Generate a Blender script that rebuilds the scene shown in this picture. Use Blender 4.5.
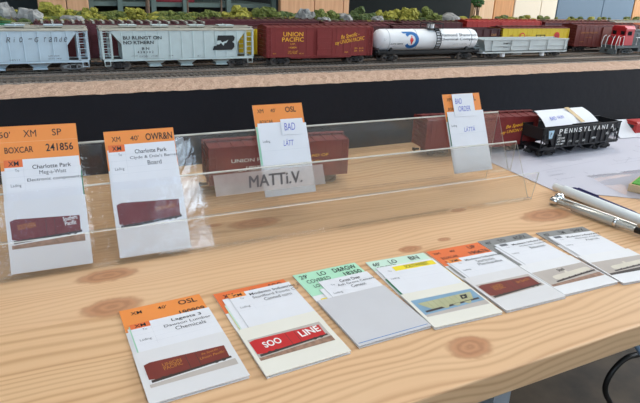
import bpy, math, random
from mathutils import Vector, Matrix
random.seed(7)
PI = math.pi
SC = bpy.context.scene
COL = SC.collection
for o in list(bpy.data.objects):
    bpy.data.objects.remove(o)

# ------------------------------------------------------------------ camera, sky, lamps, exposure
cd = bpy.data.cameras.new('camera')
cam = bpy.data.objects.new('camera', cd)
COL.objects.link(cam)
Rv = Vector((0.89979, -0.43521, 0.03117)); Uv = Vector((0.13036, 0.33632, 0.93268)); Fv = Vector((0.41639, 0.83515, -0.35935))
m = Matrix((Rv, Uv, -Fv)).transposed().to_4x4()
m.translation = Vector((0, 0, 0.2089))
cam.matrix_world = m
cd.sensor_width = 36.0
cd.lens = 560.03 / 640 * 36
cd.clip_start = 0.01
cd.clip_end = 60
SC.camera = cam

w = bpy.data.worlds.new('sky')
SC.world = w
w.use_nodes = True
nt = w.node_tree
bg = nt.nodes['Background']
tc = nt.nodes.new('ShaderNodeTexCoord')
mp = nt.nodes.new('ShaderNodeMapping')
nz = nt.nodes.new('ShaderNodeTexNoise')
cr = nt.nodes.new('ShaderNodeValToRGB')
nz.inputs['Scale'].default_value = 2.2
cr.color_ramp.elements[0].color = (0.34, 0.58, 0.90, 1)
cr.color_ramp.elements[1].color = (0.78, 0.90, 1.0, 1)
cr.color_ramp.elements[0].position = 0.35
cr.color_ramp.elements[1].position = 0.62
nt.links.new(tc.outputs['Generated'], mp.inputs['Vector'])
nt.links.new(mp.outputs['Vector'], nz.inputs['Vector'])
nt.links.new(nz.outputs['Fac'], cr.inputs['Fac'])
nt.links.new(cr.outputs['Color'], bg.inputs['Color'])
SKY = 7.0
bg.inputs['Strength'].default_value = SKY


def area(name, loc, target, sx, sy, power, col, portal=False):
    l = bpy.data.lights.new(name, 'AREA')
    l.shape = 'RECTANGLE'; l.size = sx; l.size_y = sy
    l.energy = power; l.color = col
    o = bpy.data.objects.new(name, l)
    COL.objects.link(o)
    o.location = loc
    o.rotation_euler = (Vector(target) - Vector(loc)).to_track_quat('-Z', 'Y').to_euler()
    if portal:
        l.cycles.is_portal = True
    return o


area('portal_front_window', (-0.75, -1.99, 1.55), (-0.75, 0, 1.55), 2.9, 1.7, 1, (1, 1, 1), True)
area('portal_right_window', (3.59, 0.3, 1.0), (0, 0.3, 1.0), 2.4, 1.7, 1, (1, 1, 1), True)
area('daylight_right_window', (3.5, 0.3, 1.0), (0.4, 0.5, 0), 2.2, 1.6, 42, (1.0, 0.98, 0.94))
area('ceiling_fill_light', (0.5, 0.1, 2.06), (0.5, 0.1, 0), 1.2, 0.5, 8, (1.0, 0.97, 0.92))  # added ambient fill above the table, not a known lamp
area('ceiling_fill_light', (0.9, 1.35, 2.06), (0.9, 1.35, 0), 1.8, 0.3, 12, (1.0, 0.94, 0.86))  # second added fill, brightens the layout and the boards behind
SC.view_settings.view_transform = 'Standard'
SC.view_settings.look = 'None'
SC.view_settings.gamma = 1
SC.view_settings.use_curve_mapping = False
SC.view_settings.exposure = 0.42
SC.cycles.max_bounces = 10
SC.cycles.transparent_max_bounces = 24
SC.cycles.caustics_reflective = False
SC.cycles.caustics_refractive = False


# ------------------------------------------------------------------ materials
def lin(c):
    r = []
    for v in c[:3]:
        v = v / 255.0
        r.append(v / 12.92 if v <= 0.04045 else ((v + 0.055) / 1.055) ** 2.4)
    return (r[0], r[1], r[2], 1.0)


MATS = {}


def mat(name, rgb, rough=0.5, metal=0.0, var=0.08, scale=60.0, bump=0.0, bscale=300.0, spec=0.5, coat=0.0, stretch=None, rgb2=None):
    if name in MATS:
        return MATS[name]
    M = bpy.data.materials.new(name)
    M.use_nodes = True
    N = M.node_tree.nodes; L = M.node_tree.links
    P = N['Principled BSDF']
    P.inputs['Roughness'].default_value = rough
    P.inputs['Metallic'].default_value = metal
    P.inputs['Specular IOR Level'].default_value = spec
    if coat:
        P.inputs['Coat Weight'].default_value = coat
        P.inputs['Coat Roughness'].default_value = 0.12
    c = lin(rgb)
    t = N.new('ShaderNodeTexCoord')
    n = N.new('ShaderNodeTexNoise')
    n.inputs['Scale'].default_value = scale
    n.inputs['Detail'].default_value = 4
    src = t.outputs['Object']
    if stretch:
        mm = N.new('ShaderNodeMapping')
        mm.inputs['Scale'].default_value = stretch
        L.new(src, mm.inputs['Vector']); src = mm.outputs['Vector']
    L.new(src, n.inputs['Vector'])
    r = N.new('ShaderNodeValToRGB')
    r.color_ramp.elements[0].position = 0.3
    r.color_ramp.elements[1].position = 0.7
    if rgb2:
        r.color_ramp.elements[0].color = lin(rgb2)
        r.color_ramp.elements[1].color = c
    else:
        r.color_ramp.elements[0].color = tuple(v * (1 - var) for v in c[:3]) + (1,)
        r.color_ramp.elements[1].color = tuple(min(1, v * (1 + var)) for v in c[:3]) + (1,)
    L.new(n.outputs['Fac'], r.inputs['Fac'])
    L.new(r.outputs['Color'], P.inputs['Base Color'])
    if bump:
        n2 = N.new('ShaderNodeTexNoise')
        n2.inputs['Scale'].default_value = bscale
        n2.inputs['Detail'].default_value = 3
        L.new(t.outputs['Object'], n2.inputs['Vector'])
        b = N.new('ShaderNodeBump')
        b.inputs['Strength'].default_value = bump
        b.inputs['Distance'].default_value = 0.002
        L.new(n2.outputs['Fac'], b.inputs['Height'])
        L.new(b.outputs['Normal'], P.inputs['Normal'])
    MATS[name] = M
    return M


def clear_mat(name, tint, ior=1.49, rough=0.02, diffuse=0.0, dcol=(255, 255, 255), bump=0.0, bscale=60):
    """thin clear sheet: straight-through light, Fresnel reflection, a little surface haze"""
    M = bpy.data.materials.new(name)
    M.use_nodes = True
    N = M.node_tree.nodes; L = M.node_tree.links
    for n in list(N):
        N.remove(n)
    out = N.new('ShaderNodeOutputMaterial')
    tr = N.new('ShaderNodeBsdfTransparent'); tr.inputs['Color'].default_value = tint + (1,)
    gl = N.new('ShaderNodeBsdfGlossy'); gl.inputs['Roughness'].default_value = rough
    df = N.new('ShaderNodeBsdfDiffuse'); df.inputs['Color'].default_value = lin(dcol)
    fr = N.new('ShaderNodeFresnel'); fr.inputs['IOR'].default_value = ior
    m0 = N.new('ShaderNodeMixShader'); m1 = N.new('ShaderNodeMixShader')
    ge = N.new('ShaderNodeNewGeometry'); im = N.new('ShaderNodeMapRange')   # the same index whichever side is seen
    im.inputs['To Min'].default_value = ior; im.inputs['To Max'].default_value = 1 / ior
    L.new(ge.outputs['Backfacing'], im.inputs['Value']); L.new(im.outputs['Result'], fr.inputs['IOR'])
    t = N.new('ShaderNodeTexCoord'); nn = N.new('ShaderNodeTexNoise')
    nn.inputs['Scale'].default_value = bscale; nn.inputs['Detail'].default_value = 3
    L.new(t.outputs['Object'], nn.inputs['Vector'])
    mr = N.new('ShaderNodeMapRange')
    mr.inputs['To Min'].default_value = diffuse * 0.7; mr.inputs['To Max'].default_value = diffuse * 1.3
    L.new(nn.outputs['Fac'], mr.inputs['Value'])
    L.new(mr.outputs['Result'], m0.inputs['Fac'])
    L.new(tr.outputs[0], m0.inputs[1]); L.new(df.outputs[0], m0.inputs[2])
    L.new(fr.outputs[0], m1.inputs['Fac'])
    L.new(m0.outputs[0], m1.inputs[1]); L.new(gl.outputs[0], m1.inputs[2])
    if bump:
        b = N.new('ShaderNodeBump'); b.inputs['Strength'].default_value = bump; b.inputs['Distance'].default_value = 0.002
        L.new(nn.outputs['Fac'], b.inputs['Height'])
        L.new(b.outputs['Normal'], gl.inputs['Normal'])
    L.new(m1.outputs[0], out.inputs['Surface'])
    MATS[name] = M
    return M


KNOTS = [  # x, y, half-length, half-width
    (0.0243, 0.404, 0.019, 0.0085), (0.022, 0.357, 0.017, 0.010), (0.2195, 0.2222, 0.0135, 0.0095), (0.4402, 0.3681, 0.027, 0.012),
    (0.1608, 0.4572, 0.022, 0.009), (0.3632, 0.4127, 0.008, 0.004), (0.265, 0.355, 0.010, 0.005), (0.1245, 0.4655, 0.006, 0.003),
    (-0.20, 0.26, 0.014, 0.009), (0.85, 0.40, 0.02, 0.011), (0.62, 0.25, 0.008, 0.005), (0.305, 0.36, 0.006, 0.003)]


def pine():
    M = bpy.data.materials.new('pine_board')
    M.use_nodes = True
    N = M.node_tree.nodes; L = M.node_tree.links
    P = N['Principled BSDF']
    P.inputs['Roughness'].default_value = 0.42

    def math_(op, a, b=None, c=None):
        n = N.new('ShaderNodeMath'); n.operation = op
        for i, v in enumerate((a, b, c)):
            if v is None:
                continue
            if isinstance(v, (int, float)):
                n.inputs[i].default_value = v
            else:
                L.new(v, n.inputs[i])
        return n.outputs[0]

    def noise(vec, scale, det=3):
        n = N.new('ShaderNodeTexNoise'); n.inputs['Scale'].default_value = scale; n.inputs['Detail'].default_value = det
        L.new(vec, n.inputs['Vector']); return n.outputs['Fac']

    def comb(x, y, z=0.0):
        n = N.new('ShaderNodeCombineXYZ')
        for i, v in enumerate((x, y, z)):
            if isinstance(v, (int, float)):
                n.inputs[i].default_value = v
            else:
                L.new(v, n.inputs[i])
        return n.outputs[0]

    def mix(f, a, b):
        n = N.new('ShaderNodeMix'); n.data_type = 'RGBA'
        if isinstance(f, (int, float)):
            n.inputs[0].default_value = f
        else:
            L.new(f, n.inputs[0])
        for k, v in ((6, a), (7, b)):
            if isinstance(v, tuple):
                n.inputs[k].default_value = v
            else:
                L.new(v, n.inputs[k])
        return n.outputs[2]
    t = N.new('ShaderNodeTexCoord')
    s = N.new('ShaderNodeSeparateXYZ')
    L.new(t.outputs['Object'], s.inputs[0])
    X, Y, Z = s.outputs
    # glued boards: each with its own grain spacing and tone
    bidx = math_('FLOOR', math_('DIVIDE', math_('SUBTRACT', Y, 0.165), 0.092))
    wn = N.new('ShaderNodeTexWhiteNoise'); wn.noise_dimensions = '1D'
    L.new(math_('ADD', bidx, 3.7), wn.inputs['W'])
    rb = wn.outputs['Value']
    yz = math_('MULTIPLY_ADD', Z, 0.9, Y)
    Xo = math_('MULTIPLY_ADD', bidx, 3.31, X)
    wob = noise(comb(math_('MULTIPLY', Xo, 5), math_('MULTIPLY', Y, 14)), 1.0, 2)
    wob2 = noise(comb(math_('MULTIPLY', Xo, 22), math_('MULTIPLY', Y, 40)), 1.0, 2)
    v = math_('ADD', yz, math_('MULTIPLY', math_('SUBTRACT', wob, 0.5), 0.034))
    v = math_('ADD', v, math_('MULTIPLY', math_('SUBTRACT', wob2, 0.5), 0.0022))
    kmask = None; kring = None
    rough_n = noise(t.outputs['Object'], 160, 2)
    for kx, ky, a, b in KNOTS:
        dx = math_('DIVIDE', math_('SUBTRACT', X, kx), a)
        dyr = math_('SUBTRACT', Y, ky)
        dy = math_('DIVIDE', dyr, b)
        d2 = math_('ADD', math_('MULTIPLY', dx, dx), math_('MULTIPLY', dy, dy))
        wide = math_('ADD', math_('MULTIPLY', math_('MULTIPLY', dx, dx), 0.16), math_('MULTIPLY', math_('MULTIPLY', dy, dy), 0.22))
        g = math_('EXPONENT', math_('MULTIPLY', wide, -1.0))
        v = math_('SUBTRACT', v, math_('MULTIPLY', math_('MULTIPLY', dyr, g), 0.85))
        d = math_('ADD', math_('SQRT', d2), math_('MULTIPLY', math_('SUBTRACT', rough_n, 0.5), 0.4))
        mr = N.new('ShaderNodeMapRange'); mr.interpolation_type = 'SMOOTHSTEP'
        mr.inputs['From Min'].default_value = 1.4; mr.inputs['From Max'].default_value = 0.8
        L.new(d, mr.inputs['Value'])
        k = mr.outputs['Result']
        kmask = k if kmask is None else math_('MAXIMUM', kmask, k)
        rg = math_('MULTIPLY', math_('MULTIPLY_ADD', math_('SINE', math_('MULTIPLY', d, 13)), 0.5, 0.5), k)
        kring = rg if kring is None else math_('MAXIMUM', kring, rg)
    fine = noise(comb(math_('MULTIPLY', X, 9), math_('MULTIPLY', v, 420)), 1.0, 3)
    broad = noise(comb(math_('MULTIPLY', X, 2.0), math_('MULTIPLY', v, 40)), 1.0, 2)
    vs = noise(comb(1.7, math_('MULTIPLY', v, 28)), 1.0, 1)
    ph = math_('ADD', math_('MULTIPLY', v, math_('MULTIPLY_ADD', rb, 500, 700)), math_('MULTIPLY', vs, 26))
    sine = math_('MULTIPLY_ADD', math_('SINE', ph), 0.5, 0.5)
    line = math_('POWER', sine, 2.4)
    amt = math_('MULTIPLY', line, math_('MULTIPLY_ADD', broad, 1.9, -0.25))
    base = mix(broad, lin((238, 203, 160)), lin((222, 178, 132)))
    c = mix(math_('MULTIPLY', fine, 0.5), base, lin((204, 158, 114)))
    cl = N.new('ShaderNodeClamp'); L.new(amt, cl.inputs[0])
    c = mix(math_('MULTIPLY', cl.outputs[0], 0.75), c, lin((180, 128, 84)))
    c = mix(math_('MULTIPLY', rb, 0.5), c, lin((224, 182, 142)))
    c = mix(math_('MULTIPLY', kmask, 0.78), c, lin((184, 124, 84)))
    c = mix(math_('MULTIPLY', kring, 0.30), c, lin((118, 68, 42)))
    L.new(c, P.inputs['Base Color'])
    b = N.new('ShaderNodeBump'); b.inputs['Strength'].default_value = 0.08; b.inputs['Distance'].default_value = 0.001
    L.new(fine, b.inputs['Height']); L.new(b.outputs['Normal'], P.inputs['Normal'])
    MATS['pine'] = M
    return M


# ------------------------------------------------------------------ mesh helpers
class MB:
    def __init__(s):
        s.v = []; s.f = []; s.mi = []; s.mats = []; s.sm = []

    def M(s, m):
        if m not in s.mats:
            s.mats.append(m)
        return s.mats.index(m)

    def add(s, vs, fs, m, smooth=False):
        o = len(s.v)
        s.v += [tuple(v) for v in vs]
        k = s.M(m)
        for f in fs:
            s.f.append([i + o for i in f]); s.mi.append(k); s.sm.append(smooth)

    def box(s, x0, x1, y0, y1, z0, z1, m):
        vs = [(x, y, z) for z in (z0, z1) for y in (y0, y1) for x in (x0, x1)]
        s.add(vs, [(0, 2, 3, 1), (4, 5, 7, 6), (0, 1, 5, 4), (2, 6, 7, 3), (0, 4, 6, 2), (1, 3, 7, 5)], m)

    def prism(s, poly, a, b, axis, m):
        """polygon extruded a..b along axis ('x': poly is (y,z); 'y': (x,z); 'z': (x,y))"""
        def P(p, t):
            if axis == 'x': return (t, p[0], p[1])
            if axis == 'y': return (p[0], t, p[1])
            return (p[0], p[1], t)
        n = len(poly)
        vs = [P(p, a) for p in poly] + [P(p, b) for p in poly]
        ar = sum(poly[i][0] * poly[(i + 1) % n][1] - poly[(i + 1) % n][0] * poly[i][1] for i in range(n))
        if axis == 'y': ar = -ar
        fs = [tuple(range(n))[::-1], tuple(range(n, 2 * n))] + [(i, (i + 1) % n, n + (i + 1) % n, n + i) for i in range(n)]
        if (ar < 0):
            fs = [f[::-1] for f in fs]
        s.add(vs, fs, m)

    def cyl(s, p0, p1, r, m, r2=None, seg=12, smooth=True):
        p0 = Vector(p0); p1 = Vector(p1); r2 = r if r2 is None else r2
        d = (p1 - p0).normalized()
        a = d.orthogonal().normalized(); b = d.cross(a)
        vs = []
        for p, rr in ((p0, r), (p1, r2)):
            for i in range(seg):
                t = 2 * PI * i / seg
                vs.append(p + (a * math.cos(t) + b * math.sin(t)) * rr)
        s.add(vs, [(i, (i + 1) % seg, seg + (i + 1) % seg, seg + i) for i in range(seg)], m, smooth)
        s.add(vs, [tuple(range(seg))[::-1], tuple(range(seg, 2 * seg))], m)

    def tube(s, pts, r, m, seg=8):
        pts = [Vector(p) for p in pts]; vs = []; n = len(pts); prev = None
        for i, p in enumerate(pts):
            d = (pts[min(i + 1, n - 1)] - pts[max(i - 1, 0)]).normalized()
            a = d.orthogonal().normalized() if prev is None else (prev - d * prev.dot(d)).normalized()
            prev = a; b = d.cross(a)
            rr = r[i] if isinstance(r, (list, tuple)) else r
            for k in range(seg):
                t = 2 * PI * k / seg
                vs.append(p + (a * math.cos(t) + b * math.sin(t)) * rr)
        fs = [(i * seg + k, i * seg + (k + 1) % seg, (i + 1) * seg + (k + 1) % seg, (i + 1) * seg + k) for i in range(n - 1) for k in range(seg)]
        s.add(vs, fs, m, True)
        s.add(vs, [tuple(range(seg))[::-1], tuple(range((n - 1) * seg, n * seg))], m)

    def lathe(s, prof, m, p0, axis, seg=24):
        """profile [(r, t)] about an axis from p0"""
        p0 = Vector(p0); d = Vector(axis).normalized(); a = d.orthogonal().normalized(); b = d.cross(a); vs = []
        for r, t in prof:
            for k in range(seg):
                q = 2 * PI * k / seg
                vs.append(p0 + d * t + (a * math.cos(q) + b * math.sin(q)) * r)
        n = len(prof)
        fs = [(i * seg + k, i * seg + (k + 1) % seg, (i + 1) * seg + (k + 1) % seg, (i + 1) * seg + k) for i in range(n - 1) for k in range(seg)]
        s.add(vs, fs, m, True)
        s.add(vs, [tuple(range(seg))[::-1], tuple(range((n - 1) * seg, n * seg))], m)

    def ball(s, c, rx, ry, rz, m, seg=12, rings=8, jit=0.0, rnd=random):
        c = Vector(c); vs = [c + Vector((0, 0, rz))]
        for i in range(1, rings):
            p = PI * i / rings
            for k in range(seg):
                t = 2 * PI * k / seg; j = 1 + rnd.uniform(-jit, jit)
                vs.append(c + Vector((rx * math.sin(p) * math.cos(t) * j, ry * math.sin(p) * math.sin(t) * j, rz * math.cos(p) * j)))
        vs.append(c - Vector((0, 0, rz)))
        fs = [(0, 1 + k, 1 + (k + 1) % seg) for k in range(seg)]
        for i in range(rings - 2):
            o = 1 + i * seg
            fs += [(o + k, o + seg + k, o + seg + (k + 1) % seg, o + (k + 1) % seg) for k in range(seg)]
        o = 1 + (rings - 2) * seg
        fs += [(o + k, len(vs) - 1, o + (k + 1) % seg) for k in range(seg)]
        s.add(vs, fs, m, jit == 0)

    def poly(s, pts, m):
        s.add(pts, [tuple(range(len(pts)))], m)

    def build(s, name, parent=None, loc=None, bevel=0.0):
        me = bpy.data.meshes.new(name)
        me.from_pydata(s.v, [], s.f)
        for mm in s.mats:
            me.materials.append(mm)
        me.polygons.foreach_set('material_index', s.mi)
        me.polygons.foreach_set('use_smooth', s.sm)
        me.update()
        o = bpy.data.objects.new(name, me)
        COL.objects.link(o)
        if parent is not None:
            o.parent = parent
        if loc is not None:
            o.location = loc
        if bevel:
            b = o.modifiers.new('edge', 'BEVEL'); b.width = bevel; b.segments = 2; b.limit_method = 'ANGLE'; b.angle_limit = 0.6
        return o


def tag(o, label=None, cat=None, group=None, kind=None):
    if label: o['label'] = label
    if cat: o['category'] = cat
    if group: o['group'] = group
    if kind: o['kind'] = kind
    return o


def thing(name, label, cat, loc=(0, 0, 0), rz=0.0, group=None):
    o = bpy.data.objects.new(name, None)
    o.empty_display_size = 0.01
    COL.objects.link(o)
    o.location = loc; o.rotation_euler = (0, 0, rz)
    return tag(o, label, cat, group)


_TX = {}


def glyphs(txt, bold=0.0, shear=0.0):
    key = (txt, bold, shear)
    if key not in _TX:
        c = bpy.data.curves.new('t', 'FONT')
        c.body = txt; c.size = 1; c.shear = shear; c.offset = bold; c.resolution_u = 3
        o = bpy.data.objects.new('t', c)
        COL.objects.link(o)
        dg = bpy.context.evaluated_depsgraph_get()
        me = bpy.data.meshes.new_from_object(o.evaluated_get(dg))
        vs = [tuple(v.co) for v in me.vertices]; fs = [tuple(p.vertices) for p in me.polygons]
        bpy.data.objects.remove(o); bpy.data.curves.remove(c); bpy.data.meshes.remove(me)
        xs = [v[0] for v in vs]; ys = [v[1] for v in vs]
        _TX[key] = (vs, fs, min(xs), max(xs), min(ys), max(ys))
    return _TX[key]


def put_text(mb, txt, m, origin, xd, yd, box, bold=0.012, shear=0.0, rot=0.0):
    """letters fitted to the box (x0, x1, y0, y1) of a plane; y range is that of the glyphs"""
    vs, fs, a0, a1, b0, b1 = glyphs(txt, bold, shear)
    x0, x1, y0, y1 = box
    origin = Vector(origin); xd = Vector(xd); yd = Vector(yd)
    cx, cy = (x0 + x1) / 2, (y0 + y1) / 2; out = []
    for v in vs:
        px = (v[0] - a0) / (a1 - a0) * (x1 - x0) + x0 - cx
        py = (v[1] - b0) / max(1e-6, b1 - b0) * (y1 - y0) + y0 - cy
        qx = px * math.cos(rot) - py * math.sin(rot) + cx; qy = px * math.sin(rot) + py * math.cos(rot) + cy
        out.append(origin + xd * qx + yd * qy)
    mb.add(out, fs, m)


# ------------------------------------------------------------------ palette
PINE = pine()
ACRYL = clear_mat('clear_acrylic', (0.995, 0.995, 0.99), 1.5, 0.02, 0.006, (215, 210, 200))
ACRYL_EDGE = clear_mat('acrylic_edge_and_glint', (0.9, 0.92, 0.9), 1.5, 0.1, 0.5, (250, 246, 236))  # whitish cut edges; also colours in the glint along the bends
FROST = clear_mat('frosted_tape', (0.9, 0.9, 0.9), 1.3, 0.4, 0.45, (205, 190, 182))
SLEEVE = clear_mat('clear_plastic_sleeve', (0.97, 0.97, 0.98), 1.36, 0.06, 0.008, (255, 255, 255), 0.35, 45)
BLACK = mat('black_plastic', (26, 26, 27), 0.5)
DARK = mat('dark_grey_metal', (48, 46, 45), 0.55)
STEEL = mat('wheel_steel', (112, 104, 98), 0.4, 0.3)
CHROME = mat('polished_chrome', (225, 225, 225), 0.12, 1.0, 0.02)
RAILM = mat('nickel_rail', (150, 140, 128), 0.35, 0.7)
TIE = mat('weathered_tie', (74, 66, 60), 0.9, 0, 0.25, 90)
UPRED = mat('mineral_red_paint', (130, 44, 42), 0.5, 0, 0.07, 80)
UPROOF = mat('mineral_red_roof', (116, 42, 40), 0.6, 0, 0.1, 80)
BNGRN = mat('pale_green_grey_paint', (196, 208, 205), 0.5, 0, 0.05, 70)
RGGRY = mat('pale_blue_grey_paint', (188, 204, 212), 0.5, 0, 0.05, 70)
WEATH = mat('dusty_roof', (176, 172, 158), 0.7, 0, 0.12, 60)
MAROON = mat('maroon_paint', (92, 36, 42), 0.55, 0, 0.1, 50)
MAROOND = mat('dark_maroon_paint', (78, 34, 36), 0.6, 0, 0.12, 50)
BROWN = mat('boxcar_brown_paint', (112, 50, 44), 0.55, 0, 0.08, 60)
RED = mat('bright_red_paint', (176, 44, 40), 0.5, 0, 0.06, 60)
ORANGE = mat('orange_paint', (214, 110, 48), 0.5, 0, 0.06, 60)
YEL = mat('reefer_yellow_paint', (222, 190, 34), 0.5, 0, 0.05, 60)
GREEN = mat('dark_green_paint', (22, 112, 76), 0.5, 0, 0.05, 60)
WHITE = mat('white_paint', (238, 238, 238), 0.4, 0, 0.03, 60)
LGREY = mat('light_grey_paint', (196, 202, 200), 0.55, 0, 0.06, 60)
LOCOG = mat('lark_dark_grey_paint', (74, 82, 84), 0.5, 0, 0.06, 60)
LOCOR = mat('scarlet_nose_paint', (190, 44, 52), 0.45, 0, 0.05, 60)
TXY = mat('yellow_lettering', (244, 176, 52), 0.5, 0, 0.02)
TXW = mat('white_lettering', (236, 236, 232), 0.5, 0, 0.02)
TXK = mat('black_lettering', (28, 28, 30), 0.6, 0, 0.02)
TXG = mat('grey_lettering', (96, 98, 104), 0.6, 0, 0.02)
TXB = mat('blue_lettering', (30, 104, 168), 0.5, 0, 0.02)
TXR = mat('red_lettering', (214, 52, 48), 0.5, 0, 0.02)
TXGY = mat('dim_gold_lettering', (186, 120, 52), 0.5, 0, 0.02)
INK = mat('blue_ballpoint_ink', (92, 100, 190), 0.6, 0, 0.05)
MARKER = mat('grey_marker_ink', (84, 76, 74), 0.6, 0, 0.05)
PAPER = mat('white_paper', (224, 224, 228), 0.7, 0, 0.02, 40)
SHEETP = mat('cool_white_paper', (192, 190, 200), 0.75, 0, 0.03, 12)
CARDW = mat('white_card_stock', (226, 225, 226), 0.55, 0, 0.02, 40)
CREAM = mat('cream_card_stock', (228, 224, 212), 0.55, 0, 0.02, 40)
POCKETG = mat('dull_grey_pocket', (204, 203, 206), 0.45, 0, 0.02, 40, coat=0.2)
POCKET = mat('grey_white_pocket', (222, 220, 220), 0.4, 0, 0.02, 40, coat=0.3)
C_OR = mat('orange_card', (236, 142, 66), 0.6, 0, 0.03, 40)
C_ORD = mat('deep_orange_card', (228, 112, 56), 0.6, 0, 0.03, 40)
C_GR = mat('mint_green_card', (172, 222, 190), 0.6, 0, 0.03, 40)
C_GR2 = mat('pale_green_card', (200, 226, 208), 0.6, 0, 0.03, 40)
C_GY = mat('grey_card', (134, 134, 132), 0.6, 0, 0.03, 40)
C_YE = mat('yellow_highlighter', (240, 218, 40), 0.6, 0, 0.02)
C_PE = mat('peach_card', (236, 170, 120), 0.6, 0, 0.03)
C_BL = mat('thin_blue_line', (70, 120, 180), 0.6, 0, 0.03)
P_SKY = mat('printed_sky_blue', (128, 164, 190), 0.4, 0, 0.12, 60)
P_GREY = mat('printed_pale_grey', (188, 178, 170), 0.4, 0, 0.06, 60)
P_DARK = mat('printed_shadow', (62, 52, 48), 0.4, 0, 0.15, 90)
P_BOX = mat('printed_boxcar_red', (120, 48, 40), 0.4, 0, 0.1, 90)
P_BOX2 = mat('printed_boxcar_maroon', (112, 44, 44), 0.4, 0, 0.1, 90)
P_RED = mat('printed_bright_red', (196, 36, 40), 0.4, 0, 0.05, 90)
P_TRK = mat('printed_track', (150, 116, 96), 0.5, 0, 0.3, 300)
P_HOP = mat('printed_olive_hopper', (178, 178, 140), 0.4, 0, 0.08, 90)
P_WHT = mat('printed_white_tank', (216, 208, 192), 0.4, 0, 0.05, 90)
NAVYF = mat('navy_black_fascia', (20, 21, 28), 0.75, 0, 0.12, 8, 0.15, 90, spec=0.25)
GRAVEL = mat('pink_tan_ballast', (204, 174, 150), 0.9, 0, 0.3, 420, 0.6, 500, rgb2=(166, 132, 112))
GRAVELG = mat('grey_ballast', (142, 132, 122), 0.9, 0, 0.35, 500, 0.6, 500, rgb2=(92, 84, 78))
EARTH = mat('brown_earth', (150, 104, 68), 0.95, 0, 0.3, 120, 0.5, 200, rgb2=(104, 74, 52))

# ------------------------------------------------------------------ the room
WALLM = mat('off_white_wall', (178, 176, 170), 0.85, 0, 0.04, 3)
FLOORM = mat('brown_concrete', (98, 82, 64), 0.8, 0, 0.25, 9, rgb2=(62, 52, 42))
b = MB(); b.box(-3.2, 3.7, -2.1, 2.5, -0.76, -0.74, FLOORM); tag(b.build('floor'), kind='structure')
b = MB(); b.box(-3.2, 3.7, -2.1, 2.5, 2.1, 2.14, WALLM); tag(b.build('ceiling'), kind='structure')
DARKWALL = mat('dark_green_black_wall', (30, 36, 34), 0.7, 0, 0.2, 5)
b = MB(); b.box(-3.2, 3.7, 2.4, 2.5, -0.74, 2.1, DARKWALL); tag(b.build('wall_back'), kind='structure')
b = MB(); b.box(-3.2, -3.1, -2.0, 2.4, -0.74, 2.1, WALLM); tag(b.build('wall_left'), kind='structure')
b = MB()   # the wall behind the camera, with a window opening
b.box(-3.1, 3.6, -2.1, -2.0, -0.74, 0.7, WALLM); b.box(-3.1, 3.6, -2.1, -2.0, 2.4 - 0.0, 2.4, WALLM)
b.box(-3.1, -2.2, -2.1, -2.0, 0.7, 2.1, WALLM); b.box(0.72, 3.6, -2.1, -2.0, 0.7, 2.1, WALLM)
tag(b.build('wall_front'), kind='structure')
b = MB()
b.box(3.6, 3.7, -2.0, 2.4, -0.74, 0.15, WALLM); b.box(3.6, 3.7, -2.0, 2.4, 1.85, 2.1, WALLM)
b.box(3.6, 3.7, -2.0, -0.9, 0.15, 1.85, WALLM); b.box(3.6, 3.7, 1.5, 2.4, 0.15, 1.85, WALLM)
tag(b.build('wall_right'), kind='structure')
FRM = mat('white_window_frame', (210, 210, 206), 0.5)
b = MB()
for x in (-2.2, -1.25, -0.28, 0.66):
    b.box(x, x + 0.06, -2.08, -2.02, 0.7, 2.1, FRM)
b.box(-2.2, 0.72, -2.08, -2.02, 0.7, 0.76, FRM); b.box(-2.2, 0.72, -2.08, -2.02, 2.04, 2.1, FRM)
tag(b.build('window_1'), kind='structure')
b = MB()
for y in (-0.9, 0.27, 1.44):
    b.box(3.62, 3.68, y, y + 0.06, 0.15, 1.85, FRM)
b.box(3.62, 3.68, -0.9, 1.5, 0.15, 0.21, FRM); b.box(3.62, 3.68, -0.9, 1.5, 1.79, 1.85, FRM)
tag(b.build('window_2'), kind='structure')
FILLW = mat('fill_housing_white', (225, 225, 222), 0.5)
for nm, lx, ly, sx, sy in (('over the table', 0.5, 0.1, 1.3, 0.6), ('over the layout', 0.9, 1.35, 1.9, 0.4)):  # unseen housings, made up to go with the added ceiling fill
    t = thing('fill_light_housing', 'white housing of the added fill light ' + nm, 'lamp', (lx, ly, 2.1))
    b = MB(); b.box(-sx / 2, sx / 2, -sy / 2, sy / 2, -0.03, 0, FILLW); b.build('housing', t)

BARK = mat('dark_bark', (58, 48, 42), 0.9, 0, 0.2, 20)
b = MB(); rnd = random.Random(3)


def branch(p, d, ln, r, depth):
    pts = [p]; q = Vector(p); dd = Vector(d)
    for i in range(4):
        dd = (dd + Vector((rnd.uniform(-.22, .22), rnd.uniform(-.22, .22), rnd.uniform(-.12, .2)))).normalized()
        q = q + dd * ln / 4; pts.append(q.copy())
    b.tube(pts, [r, r * .9, r * .8, r * .7, r * .55], BARK, 6)
    if depth:
        for i in range(4):
            k = pts[rnd.choice((2, 3, 4, 4))]
            nd = (dd + Vector((rnd.uniform(-1, 1), rnd.uniform(-1, 1), rnd.uniform(-.4, .6)))).normalized()
            branch(k, nd, ln * rnd.uniform(.55, .8), r * .66, depth - 1)


t = thing('bare_tree', 'bare dark tree standing outside the front window', 'tree', (0.0, -4.6, -0.74))
branch(Vector((0.1, 0, 0)), Vector((0.05, 0, 1)), 3.4, 0.14, 5)
branch(Vector((0.9, 0.5, 0)), Vector((-0.1, 0, 1)), 3.0, 0.09, 5)
branch(Vector((-0.9, 0.3, 0)), Vector((0.12, 0, 1)), 3.2, 0.10, 5)
branch(Vector((0.45, 0.8, 0)), Vector((0.02, 0, 1)), 3.0, 0.08, 5)
b.build('trunk', t)

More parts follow.
